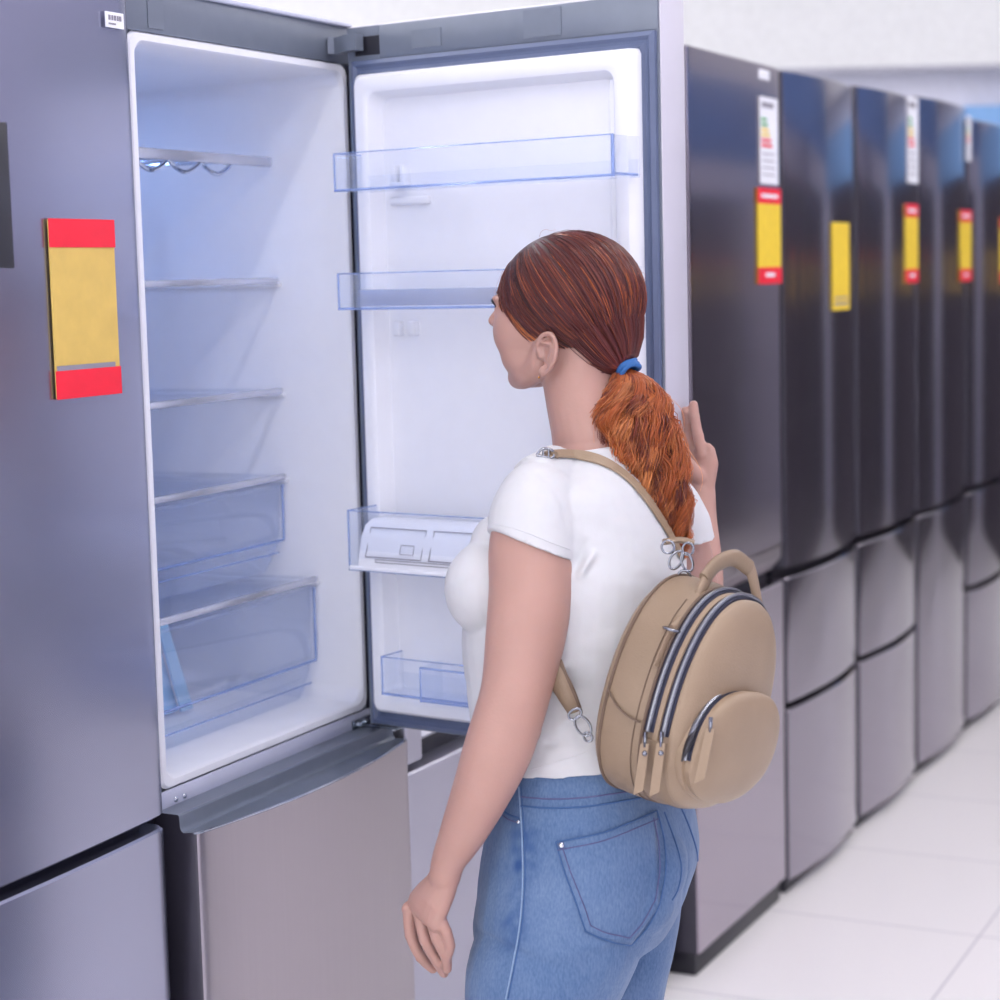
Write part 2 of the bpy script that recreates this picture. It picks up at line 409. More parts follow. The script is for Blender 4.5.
# shelves in the open refrigerator
SX = -.222
def shelf(name, z, xf, backx=-.6, g=.006):
    e = link(name, (lambda b: (box(b, backx, xf-.004, LY0+.006, LY1-.006, z-g, z, .001), b)[1])(nb()), M['glass'], B)
    b = nb(); box(b, xf-.006, xf+.002, LY0+.006, LY1-.006, z-.008, z+.002, .002)
    link('front_trim', b, M['trimstrip'], e)
    b = nb()
    for y in (LY0+.002, LY1-.011): box(b, -.6, xf+.004, y, y+.009, z-.012, z-.006, .001)
    link_each('shelf_ledge', b, M['white'], e)
    return e
shelf('glass_shelf', 1.532, SX); shelf('glass_shelf', 1.358, SX); shelf('drawer_cover', 1.221, SX)
shelf('drawer_cover', 1.058, -.170)
# chrome bottle rack
r_ = link('bottle_rack', (lambda b: (box(b, SX-.006, SX, LY0+.01, LY1-.01, 1.706, 1.722, .003), b)[1])(nb()), M['trimstrip'], B)
b = nb()
for j in range(5):
    yc = LY0+.055+j*.083
    pts = [(SX-.02, yc-.038, 1.712), (SX-.02, yc-.03, 1.702), (SX-.02, yc, 1.692), (SX-.02, yc+.03, 1.702), (SX-.02, yc+.038, 1.712)]
    tube(b, pts, .0035, 8, 6)
    tube(b, [(p[0]-.22, p[1], p[2]) for p in pts], .0035, 8, 6)
    for s in (-.038, .038): tube(b, [(SX-.01, yc+s, 1.713), (-.55, yc+s, 1.713)], .003, 8)
link_each('rack_wire', b, M['chrome'], r_)
# drawers: clear thin-walled tubs with a lip and a lower step
def drawer(zt, zb, xt, xb, label=None):
    y0, y1 = LY0+.012, LY1-.012; T = .0025
    def ring(x, a, c, z, r): return [(q[0], q[1], z) for q in rrect(-.58, x, y0+a, y1-a, r, 4)]
    zm = zb+(zt-zb)*.36
    outer = [ring(xt, 0, 0, zt, .012), ring(xt-.002, .002, 0, zm, .012), ring(xt-.012, .006, 0, zb+.02, .018), ring(xb, .016, 0, zb, .02)]
    b = nb(); loft(b, outer, cap=False); b.faces.new([b.verts[i] for i in range(len(b.verts)-len(outer[0]), len(b.verts))] if False else [v for v in b.verts][-len(outer[0]):])
    o = link('drawer', b, M['clear'], B)
    md = o.modifiers.new('wall', 'SOLIDIFY'); md.thickness = T
    b = nb(); tube(b, [(xt+.001, y0+.004, zm), (xt+.001, y1-.004, zm)], .0022, 6); tube(b, [(xt+.001, y1-.003, zt), (xt+.001, y1-.004, zm+.002)], .002, 6)
    tube(b, [(xt-.004, y0+.012, zb+.03), (xt-.004, y1-.012, zb+.03)], .0012, 6)
    link('drawer_rib', b, M['clearedge'], o)
    b = nb(); box(b, xt-.003, xt+.004, y0, y1, zt-.004, zt+.002, .001); link('drawer_rim', b, M['clear'], o)
    b = nb()
    for k in (1, 2, 3): box(b, xt-.2-k*.08, xt-.197-k*.08, y0+.004, y1-.004, zb+.004, zt-.03)
    link_each('inner_rib', b, M['clear'], o)
    return o
drawer(1.206, 1.068, SX-.002, SX-.02); drawer(1.043, .860, -.172, -.19)
# folded pale blue sheet standing in the lowest drawer
b = nb()
loft(b, [[(-.30, y, z) for y, z in ((2.29, .875), (2.46, .875), (2.405, 1.02), (2.29, 1.02))], [(-.303, y, z) for y, z in ((2.29, .875), (2.46, .875), (2.405, 1.02), (2.29, 1.02))]])
o = link('leaflet', b, M['bluepaper']); tag(o, 'pale blue folded sheet standing inside the lowest clear drawer', 'leaflet')
b = nb(); loft(b, [[(x, y, z) for y, z in ((2.452, .875), (2.482, .875), (2.424, 1.02), (2.402, 1.02))] for x in (-.288, -.292)]); link('folded_edge', b, M['lblue'], o)

# the swung-out door: s along from the hinge, n towards its shelves
DA = math.radians(82); DP = Vector((-.05, 2.6315, .0481)); DK = .9685; Ds = Vector((math.sin(DA), -math.cos(DA), 0)); Dn = Vector((-math.cos(DA), -math.sin(DA), 0))
DM = Matrix(((Ds.x*DK, Dn.x*DK, 0, DP.x), (Ds.y*DK, Dn.y*DK, 0, DP.y), (0, 0, DK, DP.z), (0, 0, 0, 1)))  # door scaled about the camera, clear of the next refrigerator
def dlink(name, bm, m, parent=B):
    bmesh.ops.transform(bm, matrix=DM, verts=bm.verts); return link(name, bm, m, parent)
def dbox(name, m, parent, *a, bev=0., seg=2):
    b = nb(); box(b, *a, bev, seg); return dlink(name, b, m, parent)
SW = .546; NT = -.072
b = nb(); box(b, -.012, SW, NT, -.004, .812, 1.919, .003)
door = dlink('fridge_door', b, M['door_shell'])
# plastic inner frame and header with a dark hinge pocket (four pieces around it)
b = nb(); z0, z1 = 1.866, 1.916
box(b, -.010, .004, -.004, .002, z0, z1); box(b, .004, .052, -.004, .002, 1.901, z1); box(b, .004, .052, -.004, .002, z0, 1.872); box(b, .052, SW-.002, -.004, .002, z0, z1, .001)
box(b, -.010, SW-.002, -.004, .001, .814, z0)
dlink('inner_frame', b, M['header'], door)
dbox('hinge_pocket', M['black'], door, .004, .052, -.0042, .0012, 1.872, 1.901)
b = nb(); box(b, .115, .17, .002, .0035, 1.875, 1.902); box(b, .32, .385, .002, .0035, 1.872, 1.912); link_each('snap_cover', b, M['header'], door, DM)
# gasket: mitred ring with a raised bead
def framering(b, s0, s1, z0, z1, w, n0, n1, n2):
    def R(i): return [(s0+i, z0+i), (s1-i, z0+i), (s1-i, z1-i), (s0+i, z1-i)]
    lv = [(0, n0), (0, n1), (w*.25, n2), (w*.45, n1), (w*.6, n1), (w*.8, n2), (w, n1), (w, n0)]
    rg = [[b.verts.new((p[0], n, p[1])) for p in R(i)] for i, n in lv]
    for a, c in zip(rg, rg[1:]):
        for k in range(4): b.faces.new((a[k], a[(k+1) % 4], c[(k+1) % 4], c[k]))
b = nb(); framering(b, .0, .542, .818, 1.864, .026, .0, .008, .012); dlink('gasket', b, M['gasket'], door)
# white liner: raised rounded dyke round a recessed panel
def dr(g, n, r): return [(p[0], n, p[1]) for p in rrect(.022+g, .523-g, .842+g, 1.842-g, r, 5)]
b = nb()
loft(b, [dr(0, .0, .008), dr(.002, .030, .010), dr(.008, .040, .012), dr(.022, .042, .014), dr(.030, .038, .016), dr(.040, .012, .02)], cap=False)
b.faces.new([v for v in b.verts][-len(dr(0, 0, .01)):])
dlink('door_liner', b, M['white'], door)
b = nb()
for s in (.075, .105): box(b, s, s+.016, .0105, .024, 1.44, 1.462, .003)
box(b, .075, .15, .0105, .02, 1.64, 1.652, .003); box(b, .088, .096, .0105, .03, 1.672, 1.70, .002); box(b, .104, .112, .0105, .03, 1.672, 1.70, .002); box(b, .085, .115, .0105, .032, 1.668, 1.674, .002)
link_each('shelf_peg', b, M['white'], door, DM)
b = nb(); tube(b, [(.476, .014, .87), (.476, .014, 1.80)], .006, 8); dlink('liner_rib', b, M['white'], door)
# clear door shelves
def balcony(z0, z1, s0, s1, n0, n1, parent=door, name='door_shelf', zb=None):
    T = .003; b = nb()
    box(b, s0, s1, n1-T, n1, z0, z1, .001); box(b, s0, s0+T, n0, n1, z0, z1, .001); box(b, s1-T, s1, n0, n1, z0, z1, .001)
    box(b, s0, s1, n0, n1, z0, z0+T, .001); box(b, s0, s1, n0, n0+T, z0, z0+(z1-z0)*.45, .001)
    o = dlink(name, b, M['clear'], parent)
    b = nb(); tube(b, [(s0, n1, z0+.002), (s1, n1, z0+.002)], .002, 6); tube(b, [(s0+.001, n1, z0), (s0+.001, n1, z1)], .0015, 6); tube(b, [(s1-.001, n1, z0), (s1-.001, n1, z1)], .0025, 6)
    tube(b, [(s0, n1, z1), (s1, n1, z1)], .001, 6); tube(b, [(s0, n0, z1), (s0, n1, z1)], .001, 6); tube(b, [(s1-.002, n0+.005, z0+.004), (s1-.002, n1, z0+.004)], .002, 6)
    dlink('shelf_edge', b, M['clearedge'], o)
    return o
balcony(1.660, 1.717, .040, .532, .036, .108)
b2 = balcony(1.482, 1.537, .040, .532, .036, .108)
b = nb(); box(b, .062, .50, .08, .083, 1.487, 1.512, .001)
for k in range(9): box(b, .085+k*.045, .087+k*.045, .05, .08, 1.487, 1.51)
dlink('shelf_divider', b, M['trimstrip'], b2)
b3 = balcony(1.083, 1.176, .047, .532, .036, .112)
# white lidded box in the third shelf
b = nb(); prof = [(.113, 1.088), (.1135, 1.097), (.104, 1.135), (.092, 1.153), (.075, 1.16), (.045, 1.16), (.045, 1.088)]
loft(b, [[(.066+abs(math.sin(0)), n, z) for n, z in prof], [(.5, n, z) for n, z in prof]])
eb = dlink('egg_box', b, M['white'], b3)
b = nb()
def facept(s, t):  # t 0..1 up the sloping lid
    a = (.1142, 1.10); c = (.0935, 1.154); return (s, a[0]+(c[0]-a[0])*t+.004*math.sin(PI*t), a[1]+(c[1]-a[1])*t)
def lid_rect(s0, s1, t0, t1, r=.0009):
    P = [facept(s0, t0), facept(s1, t0), facept(s1, t1), facept(s0, t1), facept(s0, t0)]
    tube(b, P, r, 5)
for s0 in (.08, .20, .32): lid_rect(s0, s0+.105, .12, .92)
lid_rect(.145, .17, .25, .5, .0006); lid_rect(.10, .30, -.02, .06, .0006)
link_each('lid_groove', b, M['grey'], eb, DM)
b = nb(); tube(b, [(.05, .113, 1.088), (.528, .113, 1.088)], .0035, 8); dlink('shelf_front_lip', b, M['white'], b3)
b4 = balcony(.885, .945, .078, .49, .026, .080)
b = nb(); box(b, .165, .166, .04, .095, .885, .94); box(b, .165, .42, .094, .096, .885, .935, .001); box(b, .165, .42, .04, .095, .885, .887); dlink('inner_tray', b, M['clear'], b4)
b = nb(); tube(b, [(.165, .096, .885), (.165, .096, .938), (.42, .096, .938)], .0016, 6); tube(b, [(.165, .096, .887), (.42, .096, .887)], .0016, 6); dlink('tray_edge', b, M['clearedge'], b4)

# C: two silver refrigerators mostly behind the open door
CX = -.045
for i, (y0, y1, lab) in enumerate(((2.716, 3.276, 'closed silver refrigerator right behind the open door, with a white recessed handle'), (3.284, 3.846, 'closed silver refrigerator between the woman and the dark flat one'))):
    e = fridge(lab, y0, y1, 1.89, CX, M['pale_silver'], [(.05, .735), (.828, 1.89)], .003, .008)
    b = nb(); curved_door(b, y0, y0+.055, .748, .829, CX, CX-.062, 0, .004); box(b, CX-.06, CX-.002, y1-.05, y1, .748, .829)
    link_each('handle_surround', b, M['pale_silver'], e)
    b = nb(); loft(b, [[(CX-.002, y, .80), (CX-.001, y, .785), (CX-.035, y, .765), (CX-.05, y, .80)] for y in (y0+.055, y1-.05)]); link('handle_grip', b, M['white'], e)
    boxo('handle_recess', M['black'], e, CX-.06, CX-.05, y0+.01, y1-.01, .737, .829)
# D: dark flat-fronted
m_d = M['darkflat']
e = fridge('tall dark refrigerator with flat glossy front, first of the dark row', YD, YD+.598, 1.992, -.002, m_d, [(.052, .785), (.875, 1.992)], .0, .004, plinth=.05,
           tags=[(-.001, 4.352, 1.722, 1.918, .128, 'energy'), (-.001, 4.330, 1.495, 1.712, .165, 'promo')])
b = nb(); loft(b, [[(-.004, y, .873), (-.004, y, .845), (-.03, y, .812), (-.05, y, .812), (-.05, y, .873)] for y in (YD+.01, YD+.588)]); link('handle_strip', b, M['silver'], e)
boxo('brand_sticker', M['paper'], e, -.0015, -.0005, 4.355, 4.43, 1.957, 1.979, .0003)
t = nb(); box(t, -.0015, -.0008, 4.36, 4.40, 1.9, 1.91); link('brand_mark', t, M['grey'], e)
# E..H: dark with bowed fronts
f3 = lambda H: [(.035, .462), (.478, .786), (.808, H)]
def fgen(i, H, doors, label, tags, xoff=0.): return fridge(label, YD+i*S+.008, YD+i*S+.604, H, -.004+xoff, M['dark'], doors, .024, .02, plinth=.03, tags=tags)
fgen(1, 1.99, f3(1.99), 'dark three-drawer refrigerator with a plain yellow tag, second of the dark row', [(.021, 4.83, 1.42, 1.64, .15, 'plain')])
fgen(2, 2.0, f3(2.0), 'dark bowed refrigerator with tall white label over a yellow tag, third of the dark row', [(.016, 5.575, 1.76, 2.0, .115, 'energy'), (.018, 5.54, 1.48, 1.70, .14, 'promo')])
fgen(3, 2.015, [(.035, .786), (.802, 2.015)], 'dark two-door refrigerator with a red and yellow tag, fourth of the dark row', [(.018, 6.19, 1.475, 1.695, .15, 'promo'), (.012, 6.30, 1.85, 1.99, .06, 'energy')])
fgen(4, 1.985, f3(1.985), 'dark three-drawer refrigerator cut by the right edge of the picture, fifth of the dark row', [(.018, 6.76, 1.46, 1.68, .15, 'promo')])
fgen(5, 1.985, f3(1.985), 'dark three-drawer refrigerator at the far end of the dark row', [])
# opposite side of the aisle (seen mirrored in the glossy fronts)
def far_side(y, k):
    e = empty('display_refrigerator', (2.75, y, 0)); tag(e, 'dark closed refrigerator across the aisle, mirrored in the glossy fronts', 'refrigerator', 'refrigerators across the aisle')
    boxo('cabinet', M['far_dark'], e, 2.52, 3.1, y, y+.6, 0, 1.95)
    b = nb(); box(b, 2.46, 2.519, y, y+.6, .05, .79, .01); box(b, 2.46, 2.519, y, y+.6, .81, 1.95, .01); link('door', b, M['far_dark'], e)
    p = boxo('price_tag', M['yellow'], e, 2.453, 2.459, y+.2, y+.36, 1.38, 1.6); boxo('red_band', M['red'], p, 2.450, 2.4529, y+.2, y+.36, 1.56, 1.6)
def end_side(a):  # dark run added out of view to darken reflections in the glossy row
    r = Vector((math.cos(.485), math.sin(.485), 0)); f = Vector((-r.y, r.x, 0)); q = Vector((CLOC.x, 0, 0))+r*(a+.3)+f*9.9
    e = empty('display_refrigerator', q); tag(e, 'unseen dark refrigerator added by the far wall to darken reflections', 'refrigerator', 'refrigerators added by the far wall')
    c = far_box('cabinet', M['far_dark'], 9.6, 10.2, a, a+.58, 0, 1.97); d = far_box('door', M['far_dark'], 9.53, 9.598, a, a+.58, .05, 1.97)
    g = far_box('price_tag', M['yellow'], 9.52, 9.529, a+.2, a+.36, 1.38, 1.6)
    for o in (c, d, g): o.parent = e; o.matrix_parent_inverse = Matrix.Translation(-q)
for k in range(7): far_side(6.7+k*.66, k)
for k in range(4): end_side(3.0+k*.62)
b = boxo('hanging_banner', M['blue'], None, 2.40, 2.44, 6.5, 11.6, 2.15, 2.6); tag(b, 'long blue banner hanging above the refrigerators across the aisle', 'banner')
b = nb()
for y in (6.9, 9.0, 11.2): tube(b, [(2.42, y, 2.6), (2.42, y, 4.3)], .004, 6)
link('banner_wire', b, M['chrome'], bpy.data.objects['hanging_banner'])

lm = emit_mat('interior_fill_glow', '#9cc0ff', 19)  # unseen lamp added under the liner top as blue fill for the interior
boxo('interior_fill_light', lm, B, -.60, -.47, 2.28, 2.5, 1.834, 1.838)

# ================================================================== the woman
FV, LV, UV = Vector((-1, 0, 0)), Vector((0, -1, 0)), Vector((0, 0, 1))
def mpx(px, d): return px*d/CAMF
def sil_ring(py, L, Rr, d, wl, n=40, ex=2.2, grow=0., dz=0.):
    """body cross-section at one height: its visible width and its breadth wl give its depth"""
    c = image_point((L+Rr)/2, py, d)+Vector((0, 0, dz)); h = mpx((Rr-L)/2, d)
    dd = math.sqrt(max(h*h-(wl*.444)**2, .0009))/.896+grow; wl += grow
    out = []
    for k in range(n):
        a = 2*PI*k/n; ca, sa = math.cos(a), math.sin(a)
        q = (abs(ca)**ex+abs(sa)**ex)**(-1/ex)
        out.append(c+FV*(dd*ca*q)+LV*(wl*sa*q))
    return out
def stube(bm, pts, seg=40, n=5, grow=0., flat=1., up=None, ends=True):
    P = [image_point(a, b, d) for a, b, d, r in pts]; Rr = [mpx(r, d)+grow for a, b, d, r in pts]
    tube(bm, P, Rr, seg, n, flat=flat, up=up)
    if ends:
        ell(bm, P[0], (Rr[0],)*3, u=36, v=24); ell(bm, P[-1], (Rr[-1],)*3, u=36, v=24)
    return P, Rr
def remeshed(name, bm, voxel, m, parent=None, smooth_it=4, disp=None, cut=None):
    me = bpy.data.meshes.new('src'); bmesh.ops.recalc_face_normals(bm, faces=bm.faces); bm.to_mesh(me); bm.free()
    t = bpy.data.objects.new('src', me); COL.objects.link(t)
    md = t.modifiers.new('r', 'REMESH'); md.mode = 'VOXEL'; md.voxel_size = voxel; md.adaptivity = 0
    if smooth_it:
        s = t.modifiers.new('s', 'SMOOTH'); s.factor = .5; s.iterations = smooth_it
    dg = bpy.context.evaluated_depsgraph_get(); ev = t.evaluated_get(dg)
    out = bpy.data.meshes.new_from_object(ev, preserve_all_data_layers=False, depsgraph=dg)
    bpy.data.objects.remove(t); bpy.data.meshes.remove(me)
    out.name = name
    if disp:
        nrm = [v.normal.copy() for v in out.vertices]
        for v, nn in zip(out.vertices, nrm): v.co = v.co + disp(v.co, nn)
    o = bpy.data.objects.new(name, out); COL.objects.link(o)
    out.materials.clear()
    for mm in (m if isinstance(m, (list, tuple)) else [m]): out.materials.append(mm)
    for p in out.polygons: p.use_smooth = True
    if parent: o.parent = parent
    return o
def bvh(o):
    me = o.data; return BVHTree.FromPolygons([v.co.copy() for v in me.vertices], [tuple(p.vertices) for p in me.polygons])
def onto(tree, px, py, off=.0):
    d = (_f + _r*((px-500)/CAMF) - _u*((py-500)/CAMF)).normalized()
    h = tree.ray_cast(CLOC, d)
    if h[0] is None: return None
    n = h[1] if h[1].dot(d) < 0 else -h[1]
    return h[0]+n*off, n

# ---- shared body outlines in image pixels, at chosen depths
TORSO = [(452, 554, 632, 2.68, .062), (462, 550, 645, 2.68, .085), (474, 536, 660, 2.68, .118), (492, 515, 670, 2.68, .140), (530, 497, 680, 2.68, .148),
         (570, 480, 683, 2.67, .148), (620, 468, 678, 2.67, .142), (650, 468, 672, 2.67, .134), (675, 471, 667, 2.67, .129), (710, 475, 662, 2.66, .126), (745, 482, 668, 2.66, .135), (790, 484, 686, 2.66, .148)]
HIPS = [(742, 491, 668, 2.66, .135), (760, 490, 676, 2.66, .142), (780, 489, 684, 2.66, .150), (805, 488, 692, 2.66, .158), (832, 486, 697, 2.665, .167), (860, 482, 698, 2.67, .172), (890, 479, 690, 2.67, .172), (915, 476, 680, 2.67, .166), (935, 478, 668, 2.67, .150)]
def torso(bm, grow=0., rows=None):
    rows = rows or TORSO
    rr = catmull([tuple(r) for r in rows], 4)
    loft(bm, [sil_ring(*r, grow=grow) for r in rr])
def bust(bm, grow=0.):
    for px, py, d, r in ((492, 588, 2.62, 46), (520, 590, 2.74, 44)):
        c = image_point(px, py, d); ell(bm, c, (mpx(r, d)+grow, mpx(r*.98, d)+grow, mpx(r*1.05, d)+grow), u=32, v=20)
    for px, py, d, r in ((505, 548, 2.63, 34), (530, 550, 2.73, 34)):
        c = image_point(px, py, d); ell(bm, c, (mpx(r, d)+grow,)*3, u=24, v=16)
LARM = [(538, 505, 2.585, 38), (532, 545, 2.56, 43), (531, 590, 2.54, 42.5), (525, 640, 2.52, 40), (516, 690, 2.505, 35.5), (507, 722, 2.50, 35), (497, 752, 2.50, 34.5), (482, 790, 2.51, 30), (463, 832, 2.53, 23.5), (449, 860, 2.545, 17.5), (445, 876, 2.55, 16)]
RARM_U = [(655, 505, 2.80, 36), (678, 535, 2.83, 30), (694, 575, 2.85, 24), (702, 608, 2.87, 21)]
RARM_F = [(702, 608, 2.87, 21), (705, 570, 2.90, 18), (702, 520, 2.935, 15), (702, 492, 2.95, 13.5)]
def finger(bm, pts, r0, r1):
    P = [image_point(*p) for p in pts]; n = len(P)
    R_ = [r0+(r1-r0)*i/(n-1) for i in range(n)]
    tube(bm, P, R_, 12, 4); ell(bm, P[-1], (R_[-1],)*3, u=12, v=8)
    for i in (1, 2)[:n-2]: ell(bm, P[i], (R_[i]*1.1,)*3, u=12, v=8)
    ell(bm, P[0], (r0*1.15,)*3, u=12, v=8)

# ---- head frame
HC = image_point(564, 309, 2.70); HP = math.radians(3)
hf = (FV*math.cos(HP)+UV*math.sin(HP)); hu = (UV*math.cos(HP)-FV*math.sin(HP)); hl = LV.copy()
HROT = Matrix(((hf.x, hl.x, hu.x, 0), (hf.y, hl.y, hu.y, 0), (hf.z, hl.z, hu.z, 0), (0, 0, 0, 1)))
def H(f, l, u): return HC+hf*f+hl*l+hu*u
def hell(bm, c, r, rz=0., rx=0., ry=0., u=24, v=16):
    t = bmesh.new(); bmesh.ops.create_uvsphere(t, u_segments=u, v_segments=v, radius=1)
    Rm = Matrix.Rotation(rz, 4, 'Z') @ Matrix.Rotation(ry, 4, 'Y') @ Matrix.Rotation(rx, 4, 'X')
    m = Matrix.Translation(HC) @ HROT @ Matrix.Translation(Vector(c)) @ Rm @ Matrix.Diagonal((r[0], r[1], r[2], 1))
    merge(bm, t, m)
def htube(bm, pts, r, seg=14, n=4, ends=True, flat=1., up=None):
    P = [H(*p) for p in pts]
    if not isinstance(r, (list, tuple)): r = [r]*len(P)
    tube(bm, P, list(r), seg, n, flat=flat, up=up)
    if ends:
        for i in (0, -1): ell(bm, P[i], (r[i],)*3, u=12, v=8)

skin = mat('skin', '#b38d83', .45, 0, .05, 14, bump=.12, bscale=260, sss=.18, spec=.35)
body = nb()
torso(body, -.008, TORSO); torso(body, -.008, HIPS); bust(body, -.008)
stube(body, LARM)
# left elbow point and wrist bone
e_ = image_point(523, 726, 2.51); ell(body, e_, (.024, .024, .03), u=32, v=24)
stube(body, RARM_U, grow=-.002); stube(body, RARM_F)
# left hand: palm, four curled fingers, thumb on its inner side
W1 = [(445, 874, 2.55), (440, 890, 2.553), (433, 905, 2.558)]
acr = (image_point(408, 909, 2.592)-image_point(440, 917, 2.545)).normalized()
palm = [(image_point(446, 872, 2.55), .021, .0165), (image_point(441, 886, 2.555), .026, .0165), (image_point(433, 899, 2.56), .033, .0165), (image_point(425, 911, 2.566), .037, .0135), (image_point(422, 917, 2.568), .034, .0105)]
rings = []
for i, (c, w, tk) in enumerate(palm):
    t = (palm[min(i+1, 4)][0]-palm[max(i-1, 0)][0]).normalized(); s = (acr-t*acr.dot(t)).normalized(); nn = t.cross(s)
    rings.append([c+s*(w*math.cos(2*PI*k/20))+nn*(tk*math.sin(2*PI*k/20)) for k in range(20)])
loft(body, rings)
finger(body, [(438, 915, 2.548), (446, 932, 2.545), (450, 946, 2.553), (447, 957, 2.563)], .0085, .0062)
finger(body, [(430, 913, 2.560), (437, 938, 2.556), (446, 957, 2.566), (447, 969, 2.578)], .0090, .0066)
finger(body, [(419.5, 911, 2.575), (425, 939, 2.572), (437, 961, 2.584), (444, 973, 2.598)], .0092, .0068)
finger(body, [(409, 909, 2.591), (411, 935, 2.592), (421, 957, 2.602), (433, 969, 2.615)], .0090, .0066)
finger(body, [(440, 884, 2.585), (432, 905, 2.612), (430, 925, 2.62), (434, 940, 2.618)], .0125, .0078)
# right hand laid along the open door's edge, fingers up
acr2 = (image_point(712, 464, 2.953)-image_point(690, 458, 2.988)).normalized()
palm = [(image_point(702, 494, 2.948), .019, .0155), (image_point(702, 482, 2.953), .024, .0155), (image_point(701, 470, 2.960), .033, .015), (image_point(698, 456, 2.969), .034, .012), (image_point(696, 450, 2.971), .030, .010)]
rings = []
for i, (c, w, tk) in enumerate(palm):
    t = (palm[min(i+1, 4)][0]-palm[max(i-1, 0)][0]).normalized(); s = (acr2-t*acr2.dot(t)).normalized(); nn = t.cross(s)
    rings.append([c+s*(w*math.cos(2*PI*k/20))+nn*(tk*math.sin(2*PI*k/20)) for k in range(20)])
loft(body, rings)
finger(body, [(703, 456, 2.953), (698, 436, 2.955), (694.5, 417, 2.958), (693.5, 405, 2.960)], .0092, .0072)
finger(body, [(694, 456, 2.971), (689, 436, 2.977), (687, 421, 2.971), (685, 411, 2.963)], .0090, .0070)
finger(body, [(688, 460, 2.991), (682, 442, 2.981), (674, 436, 2.965), (669, 434, 2.953)], .0085, .0066)
finger(body, [(684, 466, 3.001), (676, 454, 2.988), (669, 450, 2.975)], .0080, .0062)
finger(body, [(700, 478, 2.943), (690, 466, 2.933), (680, 452, 2.928)], .0115, .0080)
ell(body, image_point(709, 463, 2.953), (.0085,)*3)
# neck
nk = [(594, 472, 2.68, 48), (592, 455, 2.68, 40), (588, 432, 2.68, 37), (583, 408, 2.685, 36), (580, 385, 2.69, 37), (578, 350, 2.69, 38)]
stube(body, nk, seg=24)
# head
hell(body, (-.012, 0, .022), (.096, .074, .084), u=36, v=24)
hell(body, (.030, 0, -.020), (.066, .064, .082), u=32, v=22)
hell(body, (.036, 0, .035), (.051, .058, .045), u=32, v=22)
for s in (1, -1):
    htube(body, [(.0, .056*s, -.045), (.010, .054*s, -.072), (.036, .036*s, -.090), (.060, .012*s, -.096)], [.016, .017, .018, .017], seg=24)
    hell(body, (.050, .028*s, -.030), (.041, .035, .046), u=32, v=24)
    hell(body, (.040, .024*s, -.064), (.040, .035, .034), u=32, v=24)
    hell(body, (.080, .030*s, .012), (.012, .020, .008))          # brow
    hell(body, (.079, .031*s, -.004), (.011, .016, .010))         # lids
hell(body, (.042, 0, -.090), (.032, .034, .020))
hell(body, (.066, 0, -.093), (.013, .016, .014))
htube(body, [(.086, 0, .008), (.097, 0, -.008), (.106, 0, -.020)], [.0075, .008, .0085])
for s in (1, -1): hell(body, (.096, .009*s, -.024), (.009, .0075, .0065))
hell(body, (.079, 0, -.050), (.012, .020, .006)); hell(body, (.077, 0, -.061), (.012, .018, .0065))
# ears: rim, inner fold, bowl and lobe
for s in (1, -1):
    def E(f, u, l=0.): return (f-.004, s*(.0735+l), u-.031)
    rim = [E(.004, -.030, .000), E(.006, -.016, .004), E(-.002, -.002, .008), E(-.016, .001, .011), E(-.025, -.010, .014), E(-.025, -.026, .014), E(-.018, -.042, .011), E(-.008, -.052, .006), E(.001, -.050, .002)]
    htube(body, rim, .0036, 8, 5)
    hell(body, (-.016, s*.0755, -.053), (.016, .0045, .022), rz=-s*.35)
    htube(body, [E(-.004, -.012, .008), E(-.015, -.012, .010), E(-.018, -.024, .011), E(-.012, -.036, .009)], .0028, 8, 4)
    hell(body, (-.007, s*.076, -.081), (.0070, .0045, .0085))
    htube(body, [E(.002, -.024, .003), E(.001, -.030, .004)], .0040, 8, 2)
# feet and lower legs below the picture are clothed; ankles only
woman = remeshed('person', body, .0024, skin, None, 3)
def soften(o, sel, it=12, f=.5):
    b = nb(); b.from_mesh(o.data); vs = [v for v in b.verts if sel(v.co)]
    for _ in range(it): bmesh.ops.smooth_vert(b, verts=vs, factor=f, use_axis_x=True, use_axis_y=True, use_axis_z=True)
    b.to_mesh(o.data); b.free()
    for p in o.data.polygons: p.use_smooth = True
HINV = (Matrix.Translation(HC) @ HROT).inverted()
def face_sel(co):
    q = HINV @ co
    if q.z < -.13 or q.z > .13 or q.length > .2: return False
    if q.x < .014 and abs(q.y) > .062 and -.10 < q.z < -.005: return False
    return q.x < .090 or q.z > .02
soften(woman, face_sel, 22)
def hand_side(co): return co.z > .60 and co.z < 1.3
tag(woman, 'woman in white t-shirt and blue jeans, red ponytail, hand on the open refrigerator door', 'person')

